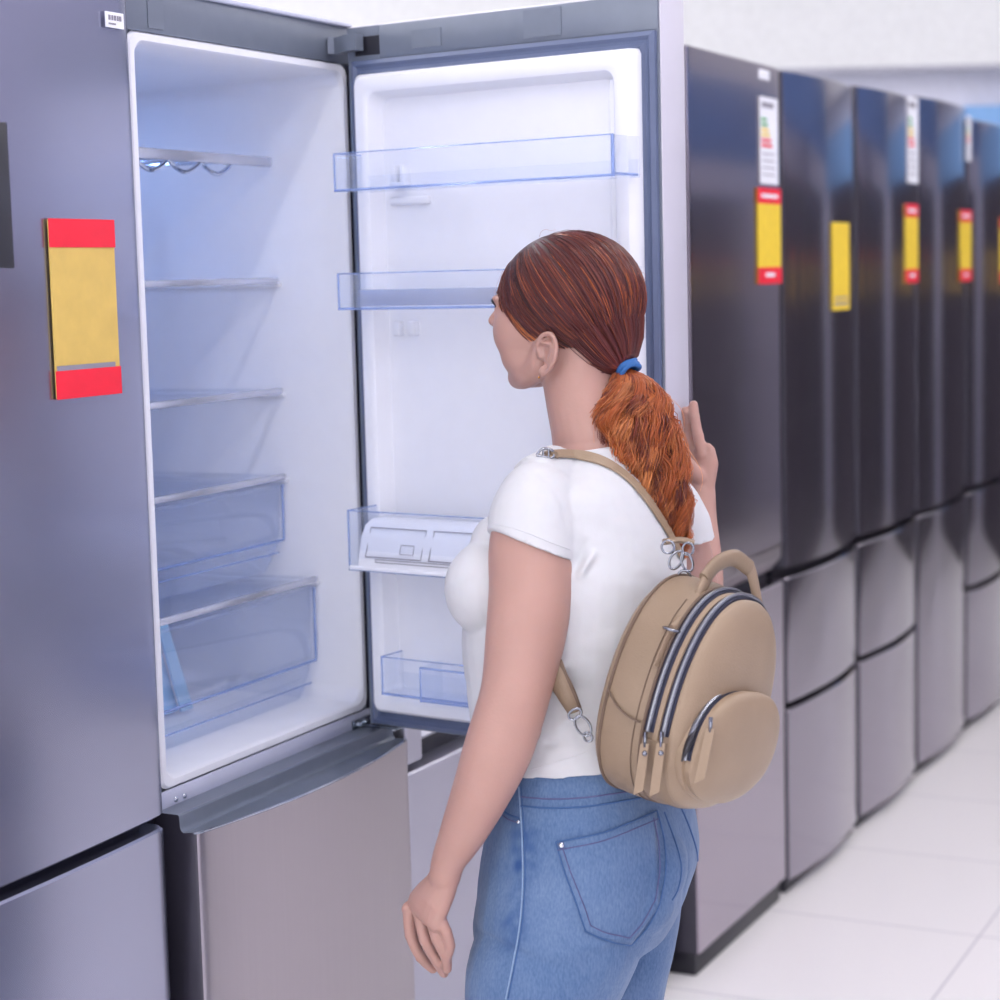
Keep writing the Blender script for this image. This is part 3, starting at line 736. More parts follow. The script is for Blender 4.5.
# ---- white t-shirt
def ridge(co, p0, p1, w, amp):
    """soft cloth fold along the segment p0-p1"""
    ab = p1-p0; t = max(0, min(1, (co-p0).dot(ab)/ab.dot(ab))); dd = (co-(p0+ab*t)).length
    if dd > w*3: return 0.
    return amp*math.exp(-(dd/w)**2)*math.sin(PI*min(1, .15+t*.85))
FOLDS = [((470, 605, 2.52), (490, 625, 2.52), .006, -.003), ((462, 640, 2.53), (505, 655, 2.52), .007, .003), ((468, 565, 2.53), (490, 580, 2.5), .006, -.004),
         ((575, 570, 2.52), (588, 535, 2.53), .006, -.005), ((580, 575, 2.52), (597, 548, 2.53), .005, .004), ((540, 475, 2.55), (572, 530, 2.52), .006, -.0025),
         ((560, 668, 2.53), (650, 640, 2.6), .008, .0045), ((560, 690, 2.53), (640, 668, 2.6), .007, -.003), ((545, 640, 2.52), (640, 600, 2.6), .008, .003),
         ((560, 725, 2.53), (600, 708, 2.55), .007, .004), ((545, 745, 2.53), (600, 735, 2.55), .006, -.003), ((575, 600, 2.53), (600, 660, 2.54), .008, .003),
         ((472, 690, 2.55), (500, 700, 2.52), .006, .003), ((455, 600, 2.54), (480, 618, 2.52), .005, .0025)]
FOLDW = [(image_point(*a), image_point(*b), w, am) for a, b, w, am in FOLDS]
def shirt_disp(co, n):
    s = 0
    for p0, p1, w, am in FOLDW: s += ridge(co, p0, p1, w, am)
    s *= 2.2
    s += .0022*noise.noise(co*14)+.0008*noise.noise(Vector((co.x*30, co.y*30, co.z*70)))
    return n*s
sh = nb()
TS = [r for r in TORSO if r[0] < 746]+[(754, 484, 671, 2.66, .139)]
TS[0] = (449, 550, 634, 2.68, .064)
rr = catmull([tuple(r) for r in TS], 4)
rings = []
for i, r in enumerate(rr):
    q = sil_ring(*r, grow=.004)
    t = max(0, (r[0]-700)/54)                                        # hem a little higher at the back
    if t > 0: q = [v+UV*(t*.07*((v-image_point(580, r[0], 2.66)).x)) for v in q]
    if r[0] < 470:
        t = (470-r[0])/21; q = [v+UV*(.12*t*((image_point(590, 455, 2.68)-v).x)*-1) for v in q]
    rings.append(q)
loft(sh, rings); bust(sh, .003)
# left sleeve: ends in a slanted open hem
def sleeve(pts, grow, endtilt, seg=32, n=5):
    q = catmull([tuple(p) for p in pts], n); P = [image_point(a, b, d) for a, b, d, r in q]; R_ = [mpx(r, d)+grow for a, b, d, r in q]
    N = len(P); rs = []; prev = None
    for i, p in enumerate(P):
        t = (P[min(i+1, N-1)]-P[max(i-1, 0)]).normalized()
        s = (FV-t*FV.dot(t)).normalized(); w = t.cross(s)
        k_ = (i/(N-1))**2
        rs.append([p+(s*math.cos(2*PI*k/seg)+w*math.sin(2*PI*k/seg))*R_[i]+t*(endtilt*k_*(-math.cos(2*PI*k/seg)))+t*(.004*k_*math.sin(2*PI*k/seg*2)) for k in range(seg)])
    loft(sh, rs); ell(sh, P[0], (R_[0],)*3)
sleeve([(538, 503, 2.585, 39), (534, 520, 2.57, 42.5), (532, 537, 2.56, 43), (531.5, 549, 2.555, 43.5)], .0035, .022)
sleeve([(650, 503, 2.80, 37), (666, 512, 2.795, 35), (680, 527, 2.79, 30), (689, 545, 2.785, 25)], .003, .01)
ell(sh, image_point(577, 480, 2.64), (.05, .05, .028)); ell(sh, image_point(615, 478, 2.72), (.055, .055, .03))
tub = [image_point(560, 468, 2.64), image_point(540, 487, 2.6)]
tube(sh, tub, [.035, .045], 18)
tshirt = remeshed('t_shirt', sh, .0028, mat('white_cotton', '#cacbd0', .85, 0, .015, 60, bump=.08, bscale=500, sss=.05), woman, 5, shirt_disp)
TB = bvh(tshirt)
def surf_tube(name, tree, pts, r, m, parent, off=.0005, n=8, seg=6, flat=1.):
    q = catmull([tuple(p) for p in pts], n); P = []
    for a in q:
        h = onto(tree, a[0], a[1], off)
        if h: P.append(h[0])
    if len(P) < 2: return None
    b = nb(); tube(b, P, r, seg, flat=flat); return link(name, b, m, parent)
M['cotton2'] = mat('cotton_band', '#d0d1d6', .85)
q = sil_ring(450, 551, 633, 2.68, .063, grow=.0035); q = [v+UV*(.12*((v-image_point(590, 455, 2.68)).x)*.9) for v in q]
b = nb(); tube(b, q+[q[0]], .0032, 8, cap=False); link('neck_band', b, M['cotton2'], tshirt)
surf_tube('hem_stitch', TB, [(522, 772), (540, 767), (560, 761), (588, 752)], .0007, M['cotton2'], tshirt, .0003)
surf_tube('sleeve_stitch', TB, [(492, 523), (510, 527), (530, 534), (552, 543), (571, 550)], .0006, M['cotton2'], tshirt, .0003)

# ---- jeans
def denim():
    m = bpy.data.materials.new('washed_denim'); m.use_nodes = True; nt = m.node_tree; b = pr(m)
    tc = nt.nodes.new('ShaderNodeTexCoord')
    n1 = nt.nodes.new('ShaderNodeTexNoise'); n1.inputs['Scale'].default_value = 9; n1.inputs['Detail'].default_value = 5
    n2 = nt.nodes.new('ShaderNodeTexNoise'); n2.inputs['Scale'].default_value = 420; n2.inputs['Detail'].default_value = 2
    mp = nt.nodes.new('ShaderNodeMapping'); mp.inputs['Scale'].default_value = (1, 1, .35)
    nt.links.new(tc.outputs['Object'], n1.inputs[0]); nt.links.new(tc.outputs['Object'], mp.inputs[0]); nt.links.new(mp.outputs[0], n2.inputs[0])
    r = nt.nodes.new('ShaderNodeValToRGB'); r.color_ramp.elements[0].position = .3; r.color_ramp.elements[0].color = lin('#456189')
    r.color_ramp.elements[1].position = .72; r.color_ramp.elements[1].color = lin('#7086a8')
    mx = nt.nodes.new('ShaderNodeMath'); mx.operation = 'MULTIPLY_ADD'; mx.inputs[1].default_value = .45; 
    nt.links.new(n2.outputs[0], mx.inputs[0])
    s2 = nt.nodes.new('ShaderNodeMath'); s2.operation = 'MULTIPLY'; s2.inputs[1].default_value = .55
    nt.links.new(n1.outputs[0], s2.inputs[0]); nt.links.new(s2.outputs[0], mx.inputs[2])
    nt.links.new(mx.outputs[0], r.inputs[0])
    at = nt.nodes.new('ShaderNodeVertexColor'); at.layer_name = 'wash'
    ml = nt.nodes.new('ShaderNodeMix'); ml.data_type = 'RGBA'; ml.inputs[7].default_value = lin('#2c4d80')
    nt.links.new(at.outputs[0], ml.inputs[0]); nt.links.new(r.outputs[0], ml.inputs[6]); nt.links.new(ml.outputs[2], b.inputs['Base Color'])
    b.inputs['Roughness'].default_value = .9; b.inputs['Specular IOR Level'].default_value = .2
    b.inputs['Sheen Weight'].default_value = .15
    bp = nt.nodes.new('ShaderNodeBump'); bp.inputs['Strength'].default_value = .25; bp.inputs['Distance'].default_value = .001
    nt.links.new(n2.outputs[0], bp.inputs['Height']); nt.links.new(bp.outputs[0], b.inputs['Normal'])
    return m
jm = denim()
jn = nb(); torso(jn, .0, HIPS)
for px, py, d, r in ((640, 864, 2.60, 48), (657, 856, 2.74, 38)): ell(jn, image_point(px, py, d), (mpx(r, d), mpx(r, d), mpx(r*1.05, d)), u=32, v=20)
ell(jn, image_point(625, 895, 2.60), (.068, .068, .06))
k1 = image_point(536, 1000, 2.60); k2 = image_point(611, 1000, 2.79)
P = [image_point(565, 885, 2.62), image_point(560, 925, 2.61), image_point(553, 955, 2.605), k1, Vector((k1.x+.0, k1.y, .42)), Vector((k1.x+.02, k1.y+.01, .25)), Vector((k1.x+.03, k1.y+.01, .0))]
tube(jn, P, [.112, .112, .107, .094, .068, .062, .060], 28, 6)
P = [image_point(615, 880, 2.76), image_point(620, 925, 2.775), k2, Vector((k2.x, k2.y, .42)), Vector((k2.x+.03, k2.y, .25)), Vector((k2.x+.04, k2.y, .0))]
tube(jn, P, [.10, .083, .074, .066, .061, .059], 28, 6)
JF = [((520, 848, 2.55), (545, 858, 2.53), .006, .0035), ((519, 862, 2.55), (550, 872, 2.53), .006, -.0035), ((505, 925, 2.55), (560, 930, 2.5), .007, .0035), ((500, 935, 2.55), (555, 950, 2.5), .007, -.003),
      ((560, 955, 2.5), (640, 930, 2.53), .008, .003), ((690, 862, 2.6), (665, 930, 2.68), .007, -.004), ((655, 925, 2.6), (625, 960, 2.6), .008, -.004), ((490, 870, 2.6), (515, 880, 2.55), .006, .003)]
JFW = [(image_point(*a), image_point(*b), w, am) for a, b, w, am in JF]
def jeans_disp(co, n):
    s = 0
    for p0, p1, w, am in JFW: s += ridge(co, p0, p1, w, am)
    s *= 1.6
    s += .0018*noise.noise(co*11)+.0008*noise.noise(co*38)
    return n*s
jeans = remeshed('jeans', jn, .003, jm, woman, 5, jeans_disp)
# worn-in indigo left darker beside the side seam and under the pocket edge
ca = jeans.data.color_attributes.new('wash', 'FLOAT_COLOR', 'POINT')
WASH = [(image_point(522, 840, 2.53), .022, .75), (image_point(524, 868, 2.53), .020, .8), (image_point(521, 900, 2.53), .016, .5), (image_point(519, 922, 2.53), .020, .7), (image_point(515, 938, 2.53), .020, .6), (image_point(585, 850, 2.5), .03, .35), (image_point(500, 868, 2.56), .02, .3)]
for v in jeans.data.vertices:
    w = 0
    for c, r, a in WASH: w += a*math.exp(-(((v.co-c).length)/r)**2)
    w *= .8+1.1*noise.noise(v.co*70)
    w = max(0, min(1, w)); ca.data[v.index].color = (w, w, w, 1)
JB = bvh(jeans)
M['stitch'] = mat('seam_thread', '#5a5a86', .8); M['denimd'] = mat('denim_edge', '#3f5f90', .9, bump=.2, bscale=400); M['deniml'] = mat('denim_light', '#8aa2c2', .9, 0, .1, 300, bump=.3, bscale=400)
surf_tube('waistband_stitch', JB, [(521, 797), (550, 799), (580, 798), (605, 795), (640, 790)], .0009, M['stitch'], jeans, .0008)
surf_tube('waistband_edge', JB, [(521, 806), (550, 808), (580, 807), (605, 804), (640, 798)], .0013, M['denimd'], jeans, .0006)
surf_tube('side_seam', JB, [(519, 787), (522, 830), (523, 880), (520, 925), (513, 965), (506, 999)], .0011, M['deniml'], jeans, .0008)
surf_tube('side_seam', JB, [(521, 787), (524, 830), (525, 880), (522, 925), (515, 965), (508, 999)], .0009, M['denimd'], jeans, .0004)
surf_tube('front_pocket_edge', JB, [(499, 806), (508, 814), (519, 818)], .0013, M['denimd'], jeans, .0008)
surf_tube('front_pocket_edge', JB, [(498, 811), (508, 819), (519, 823)], .0008, M['stitch'], jeans, .0008)
surf_tube('yoke_seam', JB, [(664, 812), (676, 845), (681, 868), (678, 888), (672, 900)], .0010, M['denimd'], jeans, .0006)
surf_tube('back_seam', JB, [(680, 806), (690, 830), (697, 855), (696, 875)], .0012, M['denimd'], jeans, .0006)
# back pocket: a patch laid on the surface with its stitching
def patch(name, tree, outline, m, parent, off, gridn=26):
    """cloth patch following the surface inside a four-sided outline given by its edges"""
    top, bot = outline; b = nb(); g = []
    for j in range(gridn+1):
        v = j/gridn; row = []
        for i in range(gridn+1):
            u = i/gridn; k = u*(len(top)-1); i0 = min(int(k), len(top)-2); t = k-i0
            a = [top[i0][c]+(top[i0+1][c]-top[i0][c])*t for c in (0, 1)]; e = [bot[i0][c]+(bot[i0+1][c]-bot[i0][c])*t for c in (0, 1)]
            p = (a[0]+(e[0]-a[0])*v, a[1]+(e[1]-a[1])*v); h = onto(tree, p[0], p[1], off)
            row.append(b.verts.new(h[0]) if h else None)
        g.append(row)
    for j in range(gridn):
        for i in range(gridn):
            q = (g[j][i], g[j][i+1], g[j+1][i+1], g[j+1][i])
            if all(q): b.faces.new(q)
    bmesh.ops.recalc_face_normals(b, faces=b.faces)
    o = link(name, b, m, parent, recalc=False)
    if o.data.polygons and (CLOC-o.data.polygons[0].center).dot(o.data.polygons[0].normal) < 0: o.data.flip_normals()
    s = o.modifiers.new('cloth', 'SOLIDIFY'); s.thickness = .0012; s.offset = -1
    return o
PT = [(556, 842), (580, 838), (605, 832), (630, 822), (655, 811)]; PBm = [(585, 931), (600, 938), (618, 943), (630, 945), (659, 905)]
pk = patch('back_pocket', JB, (PT, PBm), jm, jeans, .0022)
def edge(name, pts, r, m, off): return surf_tube(name, JB, pts, r, m, pk, off, n=6)
def poly(name, segs, r, m, off):
    for s in segs: edge(name, s, r, m, off)
poly('pocket_edge', [[(556, 842), (605, 832), (656, 811)], [(556, 842), (565, 872), (577, 905), (585, 931)], [(585, 931), (605, 940), (630, 945)], [(630, 945), (648, 925), (659, 903)], [(659, 903), (665, 870), (663, 840), (656, 811)]], .0011, M['denimd'], .0020)
poly('pocket_stitch', [[(558, 850), (605, 840), (657, 819)], [(563, 848), (572, 875), (583, 903), (590, 925)], [(590, 925), (607, 933), (628, 937)], [(628, 937), (643, 920), (654, 900)], [(654, 900), (659, 870), (657, 843), (652, 818)]], .0007, M['stitch'], .0028)
h = onto(JB, 562, 845, .003); b = nb(); ell(b, h[0], (.0042, .0042, .0042)); link('rivet', b, M['chrome'], pk)
h = onto(JB, 519, 822, .001); b = nb(); ell(b, h[0], (.0028, .0028, .0028)); link('rivet', b, M['chrome'], jeans)
# shoes (below the picture, standing on the floor)
for k in (k1, k2):
    b = nb(); x, y = k.x+.02, k.y
    R_ = []
    for f, w, h_ in ((-.075, .03, .06), (-.06, .036, .09), (.0, .037, .10), (.06, .042, .075), (.12, .046, .055), (.16, .036, .045), (.175, .018, .03)):
        R_.append([(x-f, y+w*math.cos(a), -.0855+h_*.5+h_*.5*math.sin(a)) for a in [2*PI*i/16 for i in range(16)]])
    loft(b, R_); so = link('shoe', b, M['paper'], woman); b = nb()
    loft(b, [[(x-f, y+s*w, z) for f, w, s in [(-.08, .03, 1), (.0, .036, 1), (.1, .047, 1), (.175, .02, 1), (.175, .02, -1), (.1, .047, -1), (.0, .036, -1), (-.08, .03, -1)]] for z in (-.0975, -.0755)]); link('shoe_sole', b, M['white'], so)

# ================================================================== hair
def hair_mat(name, rough=.38):
    m = bpy.data.materials.new(name); m.use_nodes = True; nt = m.node_tree; b = pr(m)
    at = nt.nodes.new('ShaderNodeVertexColor'); at.layer_name = 'tone'
    nt.links.new(at.outputs[0], b.inputs['Base Color']); b.inputs['Roughness'].default_value = rough
    b.inputs['Specular IOR Level'].default_value = .55; b.inputs['Subsurface Weight'].default_value = 0
    return m
HM = hair_mat('auburn_hair')
CC = Vector((-.010, 0, .016)); CR = (.1045, .083, .0915)
def cap_r(dv):
    return 1/math.sqrt((dv.x/CR[0])**2+(dv.y/CR[1])**2+(dv.z/CR[2])**2)
HL = [(.088, 0, .040), (.088, .020, .038), (.084, .040, .028), (.076, .054, .012), (.064, .063, -.002), (.050, .069, -.014), (.040, .072, -.030), (.026, .075, -.034), (.010, .076, -.020), (-.010, .077, -.020),
      (-.028, .074, -.034), (-.040, .068, -.056), (-.050, .055, -.078), (-.058, .038, -.090), (-.066, .018, -.098), (-.068, 0, -.100)]
AZT = []
for p in HL:
    v = Vector(p)-CC; AZT.append((math.atan2(v.y, v.x), math.asin(v.z/v.length)))
AZT.sort()
def hair_el(az):
    a = abs(az)
    for (a0, e0), (a1, e1) in zip(AZT, AZT[1:]):
        if a0 <= a <= a1: return e0+(e1-e0)*(a-a0)/(a1-a0+1e-9)
    return AZT[-1][1] if a > AZT[-1][0] else AZT[0][1]
def adir(az, el): return Vector((math.cos(az)*math.cos(el), math.sin(az)*math.cos(el), math.sin(el)))
HMX = Matrix.Translation(HC) @ HROT
TIE = HINV @ image_point(622, 370, 2.665)
TD = (TIE-CC); TL = TD.length; TDn = TD.normalized()
# scalp cap under the strands
b = nb(); NA, NE = 120, 26; g = []
for i in range(NA):
    az = -PI+2*PI*i/NA; e0 = hair_el(az); row = []
    for j in range(NE+1):
        el = e0+(PI/2-e0)*j/NE; dv = adir(az, el); r = cap_r(dv)*(.925+.045*min(1, j/4))
        cosT = max(0, dv.dot(TDn)); r += (TL*.93-r)*max(0, (cosT-.80)/.2)**2
        row.append(b.verts.new(HMX @ (CC+dv*r)))
    g.append(row)
for i in range(NA):
    for j in range(NE):
        q = [g[i][j], g[(i+1) % NA][j], g[(i+1) % NA][j+1], g[i][j+1]]
        try: b.faces.new(q)
        except ValueError: pass
bmesh.ops.remove_doubles(b, verts=b.verts, dist=.0004)
def tone_all(o, fn):
    ca = o.data.color_attributes.new('tone', 'FLOAT_COLOR', 'POINT')
    for v in o.data.vertices: ca.data[v.index].color = fn(v)
cap = link('hair', b, HM, woman)
dk = lin('#3a1a1c')
tone_all(cap, lambda v: dk)
def mixc(a, b_, t): t = max(0, min(1, t)); return tuple(x+(y-x)*t for x, y in zip(a, b_))
C_DK, C_MID, C_RED, C_OR, C_LT = lin('#2c151a'), lin('#56242a'), lin('#833a28'), lin('#c96a32'), lin('#f0a566')
class Strands:
    def __init__(s): s.v = []; s.f = []; s.c = []
    def add(s, P, r0, r1, col0, col1):
        n = len(P); base = len(s.v); prev = None
        for i, p in enumerate(P):
            t = (P[min(i+1, n-1)]-P[max(i-1, 0)]).normalized()
            sd = t.cross(Vector((0, 0, 1))) if prev is None else prev-t*prev.dot(t)
            if sd.length < 1e-4: sd = Vector((1, 0, 0))
            sd.normalize(); prev = sd; w = t.cross(sd); k = i/(n-1); r = r0+(r1-r0)*k
            cc = mixc(col0, col1, k)
            for a in (0, 2.094, 4.189): s.v.append(p+sd*(r*math.cos(a))+w*(r*math.sin(a))); s.c.append(cc)
        for i in range(n-1):
            for a in range(3):
                q = base+i*3; s.f.append((q+a, q+(a+1) % 3, q+3+(a+1) % 3, q+3+a))
    def build(s, name, parent):
        me = bpy.data.meshes.new(name); me.from_pydata(s.v, [], s.f); me.update()
        o = bpy.data.objects.new(name, me); COL.objects.link(o); me.materials.append(HM)
        ca = me.color_attributes.new('tone', 'FLOAT_COLOR', 'POINT')
        ca.data.foreach_set('color', [x for c in s.c for x in c])
        for p in me.polygons: p.use_smooth = True
        o.parent = parent; return o
def slerp(a, b_, t):
    om = math.acos(max(-1, min(1, a.dot(b_)))); 
    if om < 1e-4: return a.copy()
    return (a*math.sin((1-t)*om)+b_*math.sin(t*om))/math.sin(om)
rng = random.Random(11)
S1 = Strands()
def head_strand(az, el, lift, r, wob, shade):
    d0 = adir(az, el); P = []; N = 15; ph = rng.uniform(0, 6.28)
    for i in range(N+1):
        t = i/N; dv = slerp(d0, TDn, t)
        rr = cap_r(dv)*(.975+lift*math.sin(PI*min(1, t*1.3+.05))); rr = rr*(1-.03*(1-min(1, t*5)))
        k = max(0, (t-.72)/.28); rr += (TL-rr)*k*k*(3-2*k)
        p = CC+dv*rr
        p += Vector((0, math.cos(ph), math.sin(ph)))*wob*math.sin(PI*t)
        spread = .010*(1-.0*k)
        if k > 0: p += (d0-TDn*d0.dot(TDn)).normalized()*.009*k
        P.append(HMX @ p)
    S1.add(P, r*.6, r, shade[0], shade[1])
for n_ in range(6500):
    az = rng.uniform(-PI, PI); e0 = hair_el(az)
    u = rng.random()
    el = e0+(PI/2-e0)*(u**2.2 if n_ % 3 else rng.random()*.04)
    d0 = adir(az, el)
    st = noise.noise(Vector((d0.x*5, d0.y*9, d0.z*7)))*.5+.5; st2 = noise.noise(Vector((d0.x*22+3, d0.y*22, d0.z*22)))*.5+.5
    c = mixc(C_DK, C_MID, st*1.6-.1); c = mixc(c, C_RED, st2*1.7-.6)
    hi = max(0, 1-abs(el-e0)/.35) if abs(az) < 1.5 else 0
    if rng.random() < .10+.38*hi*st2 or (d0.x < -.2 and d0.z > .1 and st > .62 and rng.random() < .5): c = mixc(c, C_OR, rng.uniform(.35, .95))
    if abs(az) > 1.75 and el-e0 < .22: c = mixc(C_DK, c, .15)
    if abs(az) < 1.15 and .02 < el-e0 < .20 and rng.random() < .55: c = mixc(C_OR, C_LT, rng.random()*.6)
    elif abs(az) < 1.6 and el-e0 < .03: c = C_DK
    c1 = mixc(c, C_MID, .25)
    head_strand(az, el, rng.uniform(0, .035), rng.uniform(.00045, .0009), rng.uniform(0, .002), (c, c1))
# a few loose flyaway hairs
for n_ in range(14):
    az = rng.uniform(-1.4, 1.4) if n_ % 2 else rng.uniform(-PI, PI); el = rng.uniform(hair_el(az)+.1, 1.5)
    d0 = adir(az, el); r0 = cap_r(d0); tgt = slerp(d0, TDn, rng.uniform(.06, .22)); side = Vector((rng.uniform(-1, 1), rng.uniform(-1, 1), rng.uniform(-.3, 1))).normalized()
    P = [HMX @ (CC+slerp(d0, tgt, t/6)*(r0*(1+rng.uniform(.01, .025)*math.sin(PI*t/6)*1.6))+side*.004*math.sin(t)) for t in range(7)]
    S1.add(P, .0002, .00012, C_RED, C_OR)
S1.build('pulled_back_strands', cap)
# ponytail: wavy locks falling from the tie
S2 = Strands()
PG = catmull([(624, 369, 2.662, 7), (631, 379, 2.657, 19), (634, 396, 2.65, 32), (633, 416, 2.645, 42), (640, 442, 2.64, 43), (650, 470, 2.64, 39), (658, 498, 2.64, 33), (666, 525, 2.645, 25), (674, 546, 2.655, 14), (678, 558, 2.66, 5)], 6)
GP = [image_point(a[0], a[1], a[2]) for a in PG]; GR = [mpx(a[3], a[2]) for a in PG]; NG = len(GP)
S_AX = _r.copy(); B_AX = Vector((_f.x, _f.y, 0)).normalized()
def lock_at(k, A, rho):
    i = min(int(k), NG-2); t = k-i; p = GP[i].lerp(GP[i+1], t); R_ = GR[i]+(GR[i+1]-GR[i])*t
    return p+S_AX*(math.cos(A)*rho*R_)+B_AX*(math.sin(A)*rho*R_*.62)
for cl in range(120):
    A = rng.uniform(0, 2*PI); rho = math.sqrt(rng.random())*.95; ph = rng.uniform(0, 6.28); fq = rng.uniform(.25, .50); amp = rng.uniform(.003, .0085)
    end = NG-1-rng.uniform(0, 12)*(.3+rho*.7)
    if math.cos(A)*rho < -.45: end = min(end, rng.uniform(24, 44))
    base = mixc(C_RED, C_OR, rng.uniform(.3, 1.2)); base = mixc(base, C_LT, max(0, rng.uniform(-.6, .6)))
    if rng.random() < .1 or rho < .2: base = mixc(C_MID, C_RED, rng.random())
    for s in range(34):
        A2 = A+rng.gauss(0, .12); rh2 = max(0, rho+rng.gauss(0, .05)); e2 = end-rng.uniform(0, 5); ph2 = ph+rng.gauss(0, .35)
        P = []; M_ = 26
        for i in range(M_+1):
            k = e2*i/M_; wv = amp*min(1, k/12)*(1+.6*k/NG)
            tip = 1-.35*max(0, (i/M_-.8)/.2)
            p = lock_at(k, A2, rh2*tip)+S_AX*(wv*math.sin(fq*k*1.6+ph2))+B_AX*(wv*math.cos(fq*k*1.6+ph2))+UV*(wv*.4*math.sin(fq*k*2.3+ph2*2))
            P.append(p)
        c = mixc(base, C_LT, max(0, rng.gauss(-.05, .18))); c = mixc(c, C_MID, max(0, rng.gauss(.05, .32)))
        S2.add(P, .0007, .00032, mixc(c, C_RED, .3), c)
for s in range(16):
    A = rng.uniform(0, 6.28); e2 = rng.uniform(25, NG-1); ph = rng.uniform(0, 6)
    P = [lock_at(e2*i/20, A, 1.0+.25*(i/20)+.12*math.sin(i*.7+ph)) for i in range(21)]
    S2.add(P, .00025, .00015, C_OR, C_LT)
S2.build('ponytail', cap)
# twisted blue hair tie
b = nb(); M['tie'] = mat('blue_elastic', '#2c64a6', .6, 0, .1, 300, bump=.3, bscale=600)
tdir = (image_point(634, 386, 2.655)-image_point(617, 360, 2.668)).normalized(); tc_ = image_point(627.5, 368.5, 2.660)
s_ = tdir.cross(B_AX).normalized(); w_ = tdir.cross(s_)
for j in range(3):
    off = (j-1)*.0042; tilt = (j-1)*.25
    P = [tc_+tdir*(off+.0022*math.sin(a*2+j))+s_*(.0145*math.cos(a))+w_*(.0135*math.sin(a)) for a in [2*PI*k/40 for k in range(41)]]
    tube(b, P, .0036, 10, cap=False)
link('hair_tie', b, M['tie'], woman)
# face details
def hlink(name, b, m): return link(name, b, m, woman)
b = nb(); M['eyew'] = mat('eye_white', '#e9e6ea', .2); M['lash'] = mat('dark_lash', '#1d1c2a', .5); M['iris'] = mat('dark_iris', '#2b3350', .2)
for s in (1, -1):
    b = nb(); hell(b, (.0765, .031*s, -.0015), (.0115, .0125, .0115)); e_ = hlink('eye', b, M['eyew'])
    b = nb(); hell(b, (.0845, .0315*s, -.001), (.0042, .0052, .0052)); link('iris', b, M['iris'], e_)
    b = nb()
    for k in range(14):
        t = -1+2*k/13; p0 = Vector((.0865-.004*t*t, (.031+.012*t)*s, .0055-.003*t*t)); dv = Vector((.85, .45*t*s+.1*s, .45))
        P = [HMX @ (p0+dv*(.007*q)+Vector((0, 0, .003*q*q))) for q in (0, .35, .7, 1)]
        tube(b, P, [.0007, .0006, .0004, .0002], 5)
    P = [HMX @ Vector((.0872-.0045*t*t, (.031+.013*t)*s, .0050-.004*t*t)) for t in [-1+2*k/12 for k in range(13)]]
    tube(b, P, .0011, 6); hlink('eyelashes', b, M['lash'])
    b = nb(); P = [HMX @ Vector((.0865-.006*max(0, t)**2-.002*t, (.028+.017*t)*s, .0205+.002*t-.004*t*t)) for t in [-1+2*k/10 for k in range(11)]]
    tube(b, P, [.0012]+[.0018]*9+[.0008], 6, flat=.5); hlink('eyebrow', b, mat('brow_hair', '#4a2a26', .8))
b = nb(); ell(b, HMX @ Vector((-.003, .0815, -.0885)), (.0016,)*3)
hlink('earring', b, mat('gold_stud', '#d9a05a', .2, 1))
# ================================================================== backpack
tan = mat('tan_leather', '#8c7864', .42, 0, .04, 20, bump=.25, bscale=420, spec=.45)
tan2 = mat('tan_leather_light', '#97826d', .42, 0, .04, 20, bump=.2, bscale=420, spec=.45)
M['navy'] = mat('navy_zip_tape', '#1f2238', .7); M['teeth'] = mat('silver_zip_teeth', '#8f929b', .3, .9, .25, 900); M['piping'] = mat('leather_piping', '#665346', .5)
PHI = math.radians(10)
BU = Vector((.22, .20, .95)).normalized(); BN = Vector((math.cos(PHI), -math.sin(PHI), 0)); BN = (BN-BU*BN.dot(BU)).normalized(); BW = BN.cross(BU)
BC = image_point(649, 688, 2.54)
def BG(w, u, n): return BC+BW*w+BU*u+BN*n
BP = empty('backpack', BG(0, -.13, .03)); tag(BP, "small tan leather backpack with silver zips worn on the woman's back", 'backpack')
def bout(th, s=1.):
    ca, sa = math.cos(th), math.sin(th); sg = 1 if ca > 0 else -1
    if sa > 0: return (.110*sg*abs(ca)**.85*s, .152*abs(sa)**.95*s)
    return (.110*sg*abs(ca)**.72*s, -.130*abs(sa)**.86*s)
def thsteps(n=96): return [2*PI*k/n for k in range(n)]
def blayer(name, lv, m, cap0=True, cap1=True, parent=BP, sel=None):
    b = nb(); rings = [[BG(*bout(t, s), n) for t in thsteps()] for n, s in lv]
    R = loft(b, rings, cap=False)
    if cap0: b.faces.new(R[0][::-1])
    if cap1: b.faces.new(R[-1])
    return link(name, b, m, parent)
blayer('back_panel', [(-.004, .80), (-.002, .92), (.004, .965), (.008, .95)], tan)
main = blayer('main_compartment', [(.006, .955), (.010, .995), (.022, 1.012), (.045, 1.015), (.066, 1.0), (.072, .985), (.0735, .96)], tan)
def arc_zip(n0, n1, s, th0, th1, nm, m=BP):
    """navy tape with a row of silver teeth along part of the outline"""
    K = 60; T = [th0+(th1-th0)*k/K for k in range(K+1)]
    b = nb(); loft(b, [[BG(*bout(t, s-.03), n0), BG(*bout(t, s), n0), BG(*bout(t, s+.004), (n0+n1)/2), BG(*bout(t, s), n1), BG(*bout(t, s-.03), n1)] for t in T])
    z = link('zip_tape', b, M['navy'], m)
    b = nb(); tube(b, [BG(*bout(t, s+.012), (n0+n1)/2) for t in T], .0030, 8); link('zip_teeth', b, M['teeth'], z)
    return z
A0, A1 = math.radians(-14), math.radians(150)
arc_zip(.072, .0865, .985, A0, A1, 'zip'); 
mid = blayer('middle_compartment', [(.071, .93), (.074, .965), (.086, .968), (.088, .94)], tan)
blayer('middle_seam', [(.0835, .955), (.085, .978), (.089, .982), (.0925, .972), (.0935, .95)], tan2)
arc_zip(.0945, .107, .975, A0, A1, 'zip')
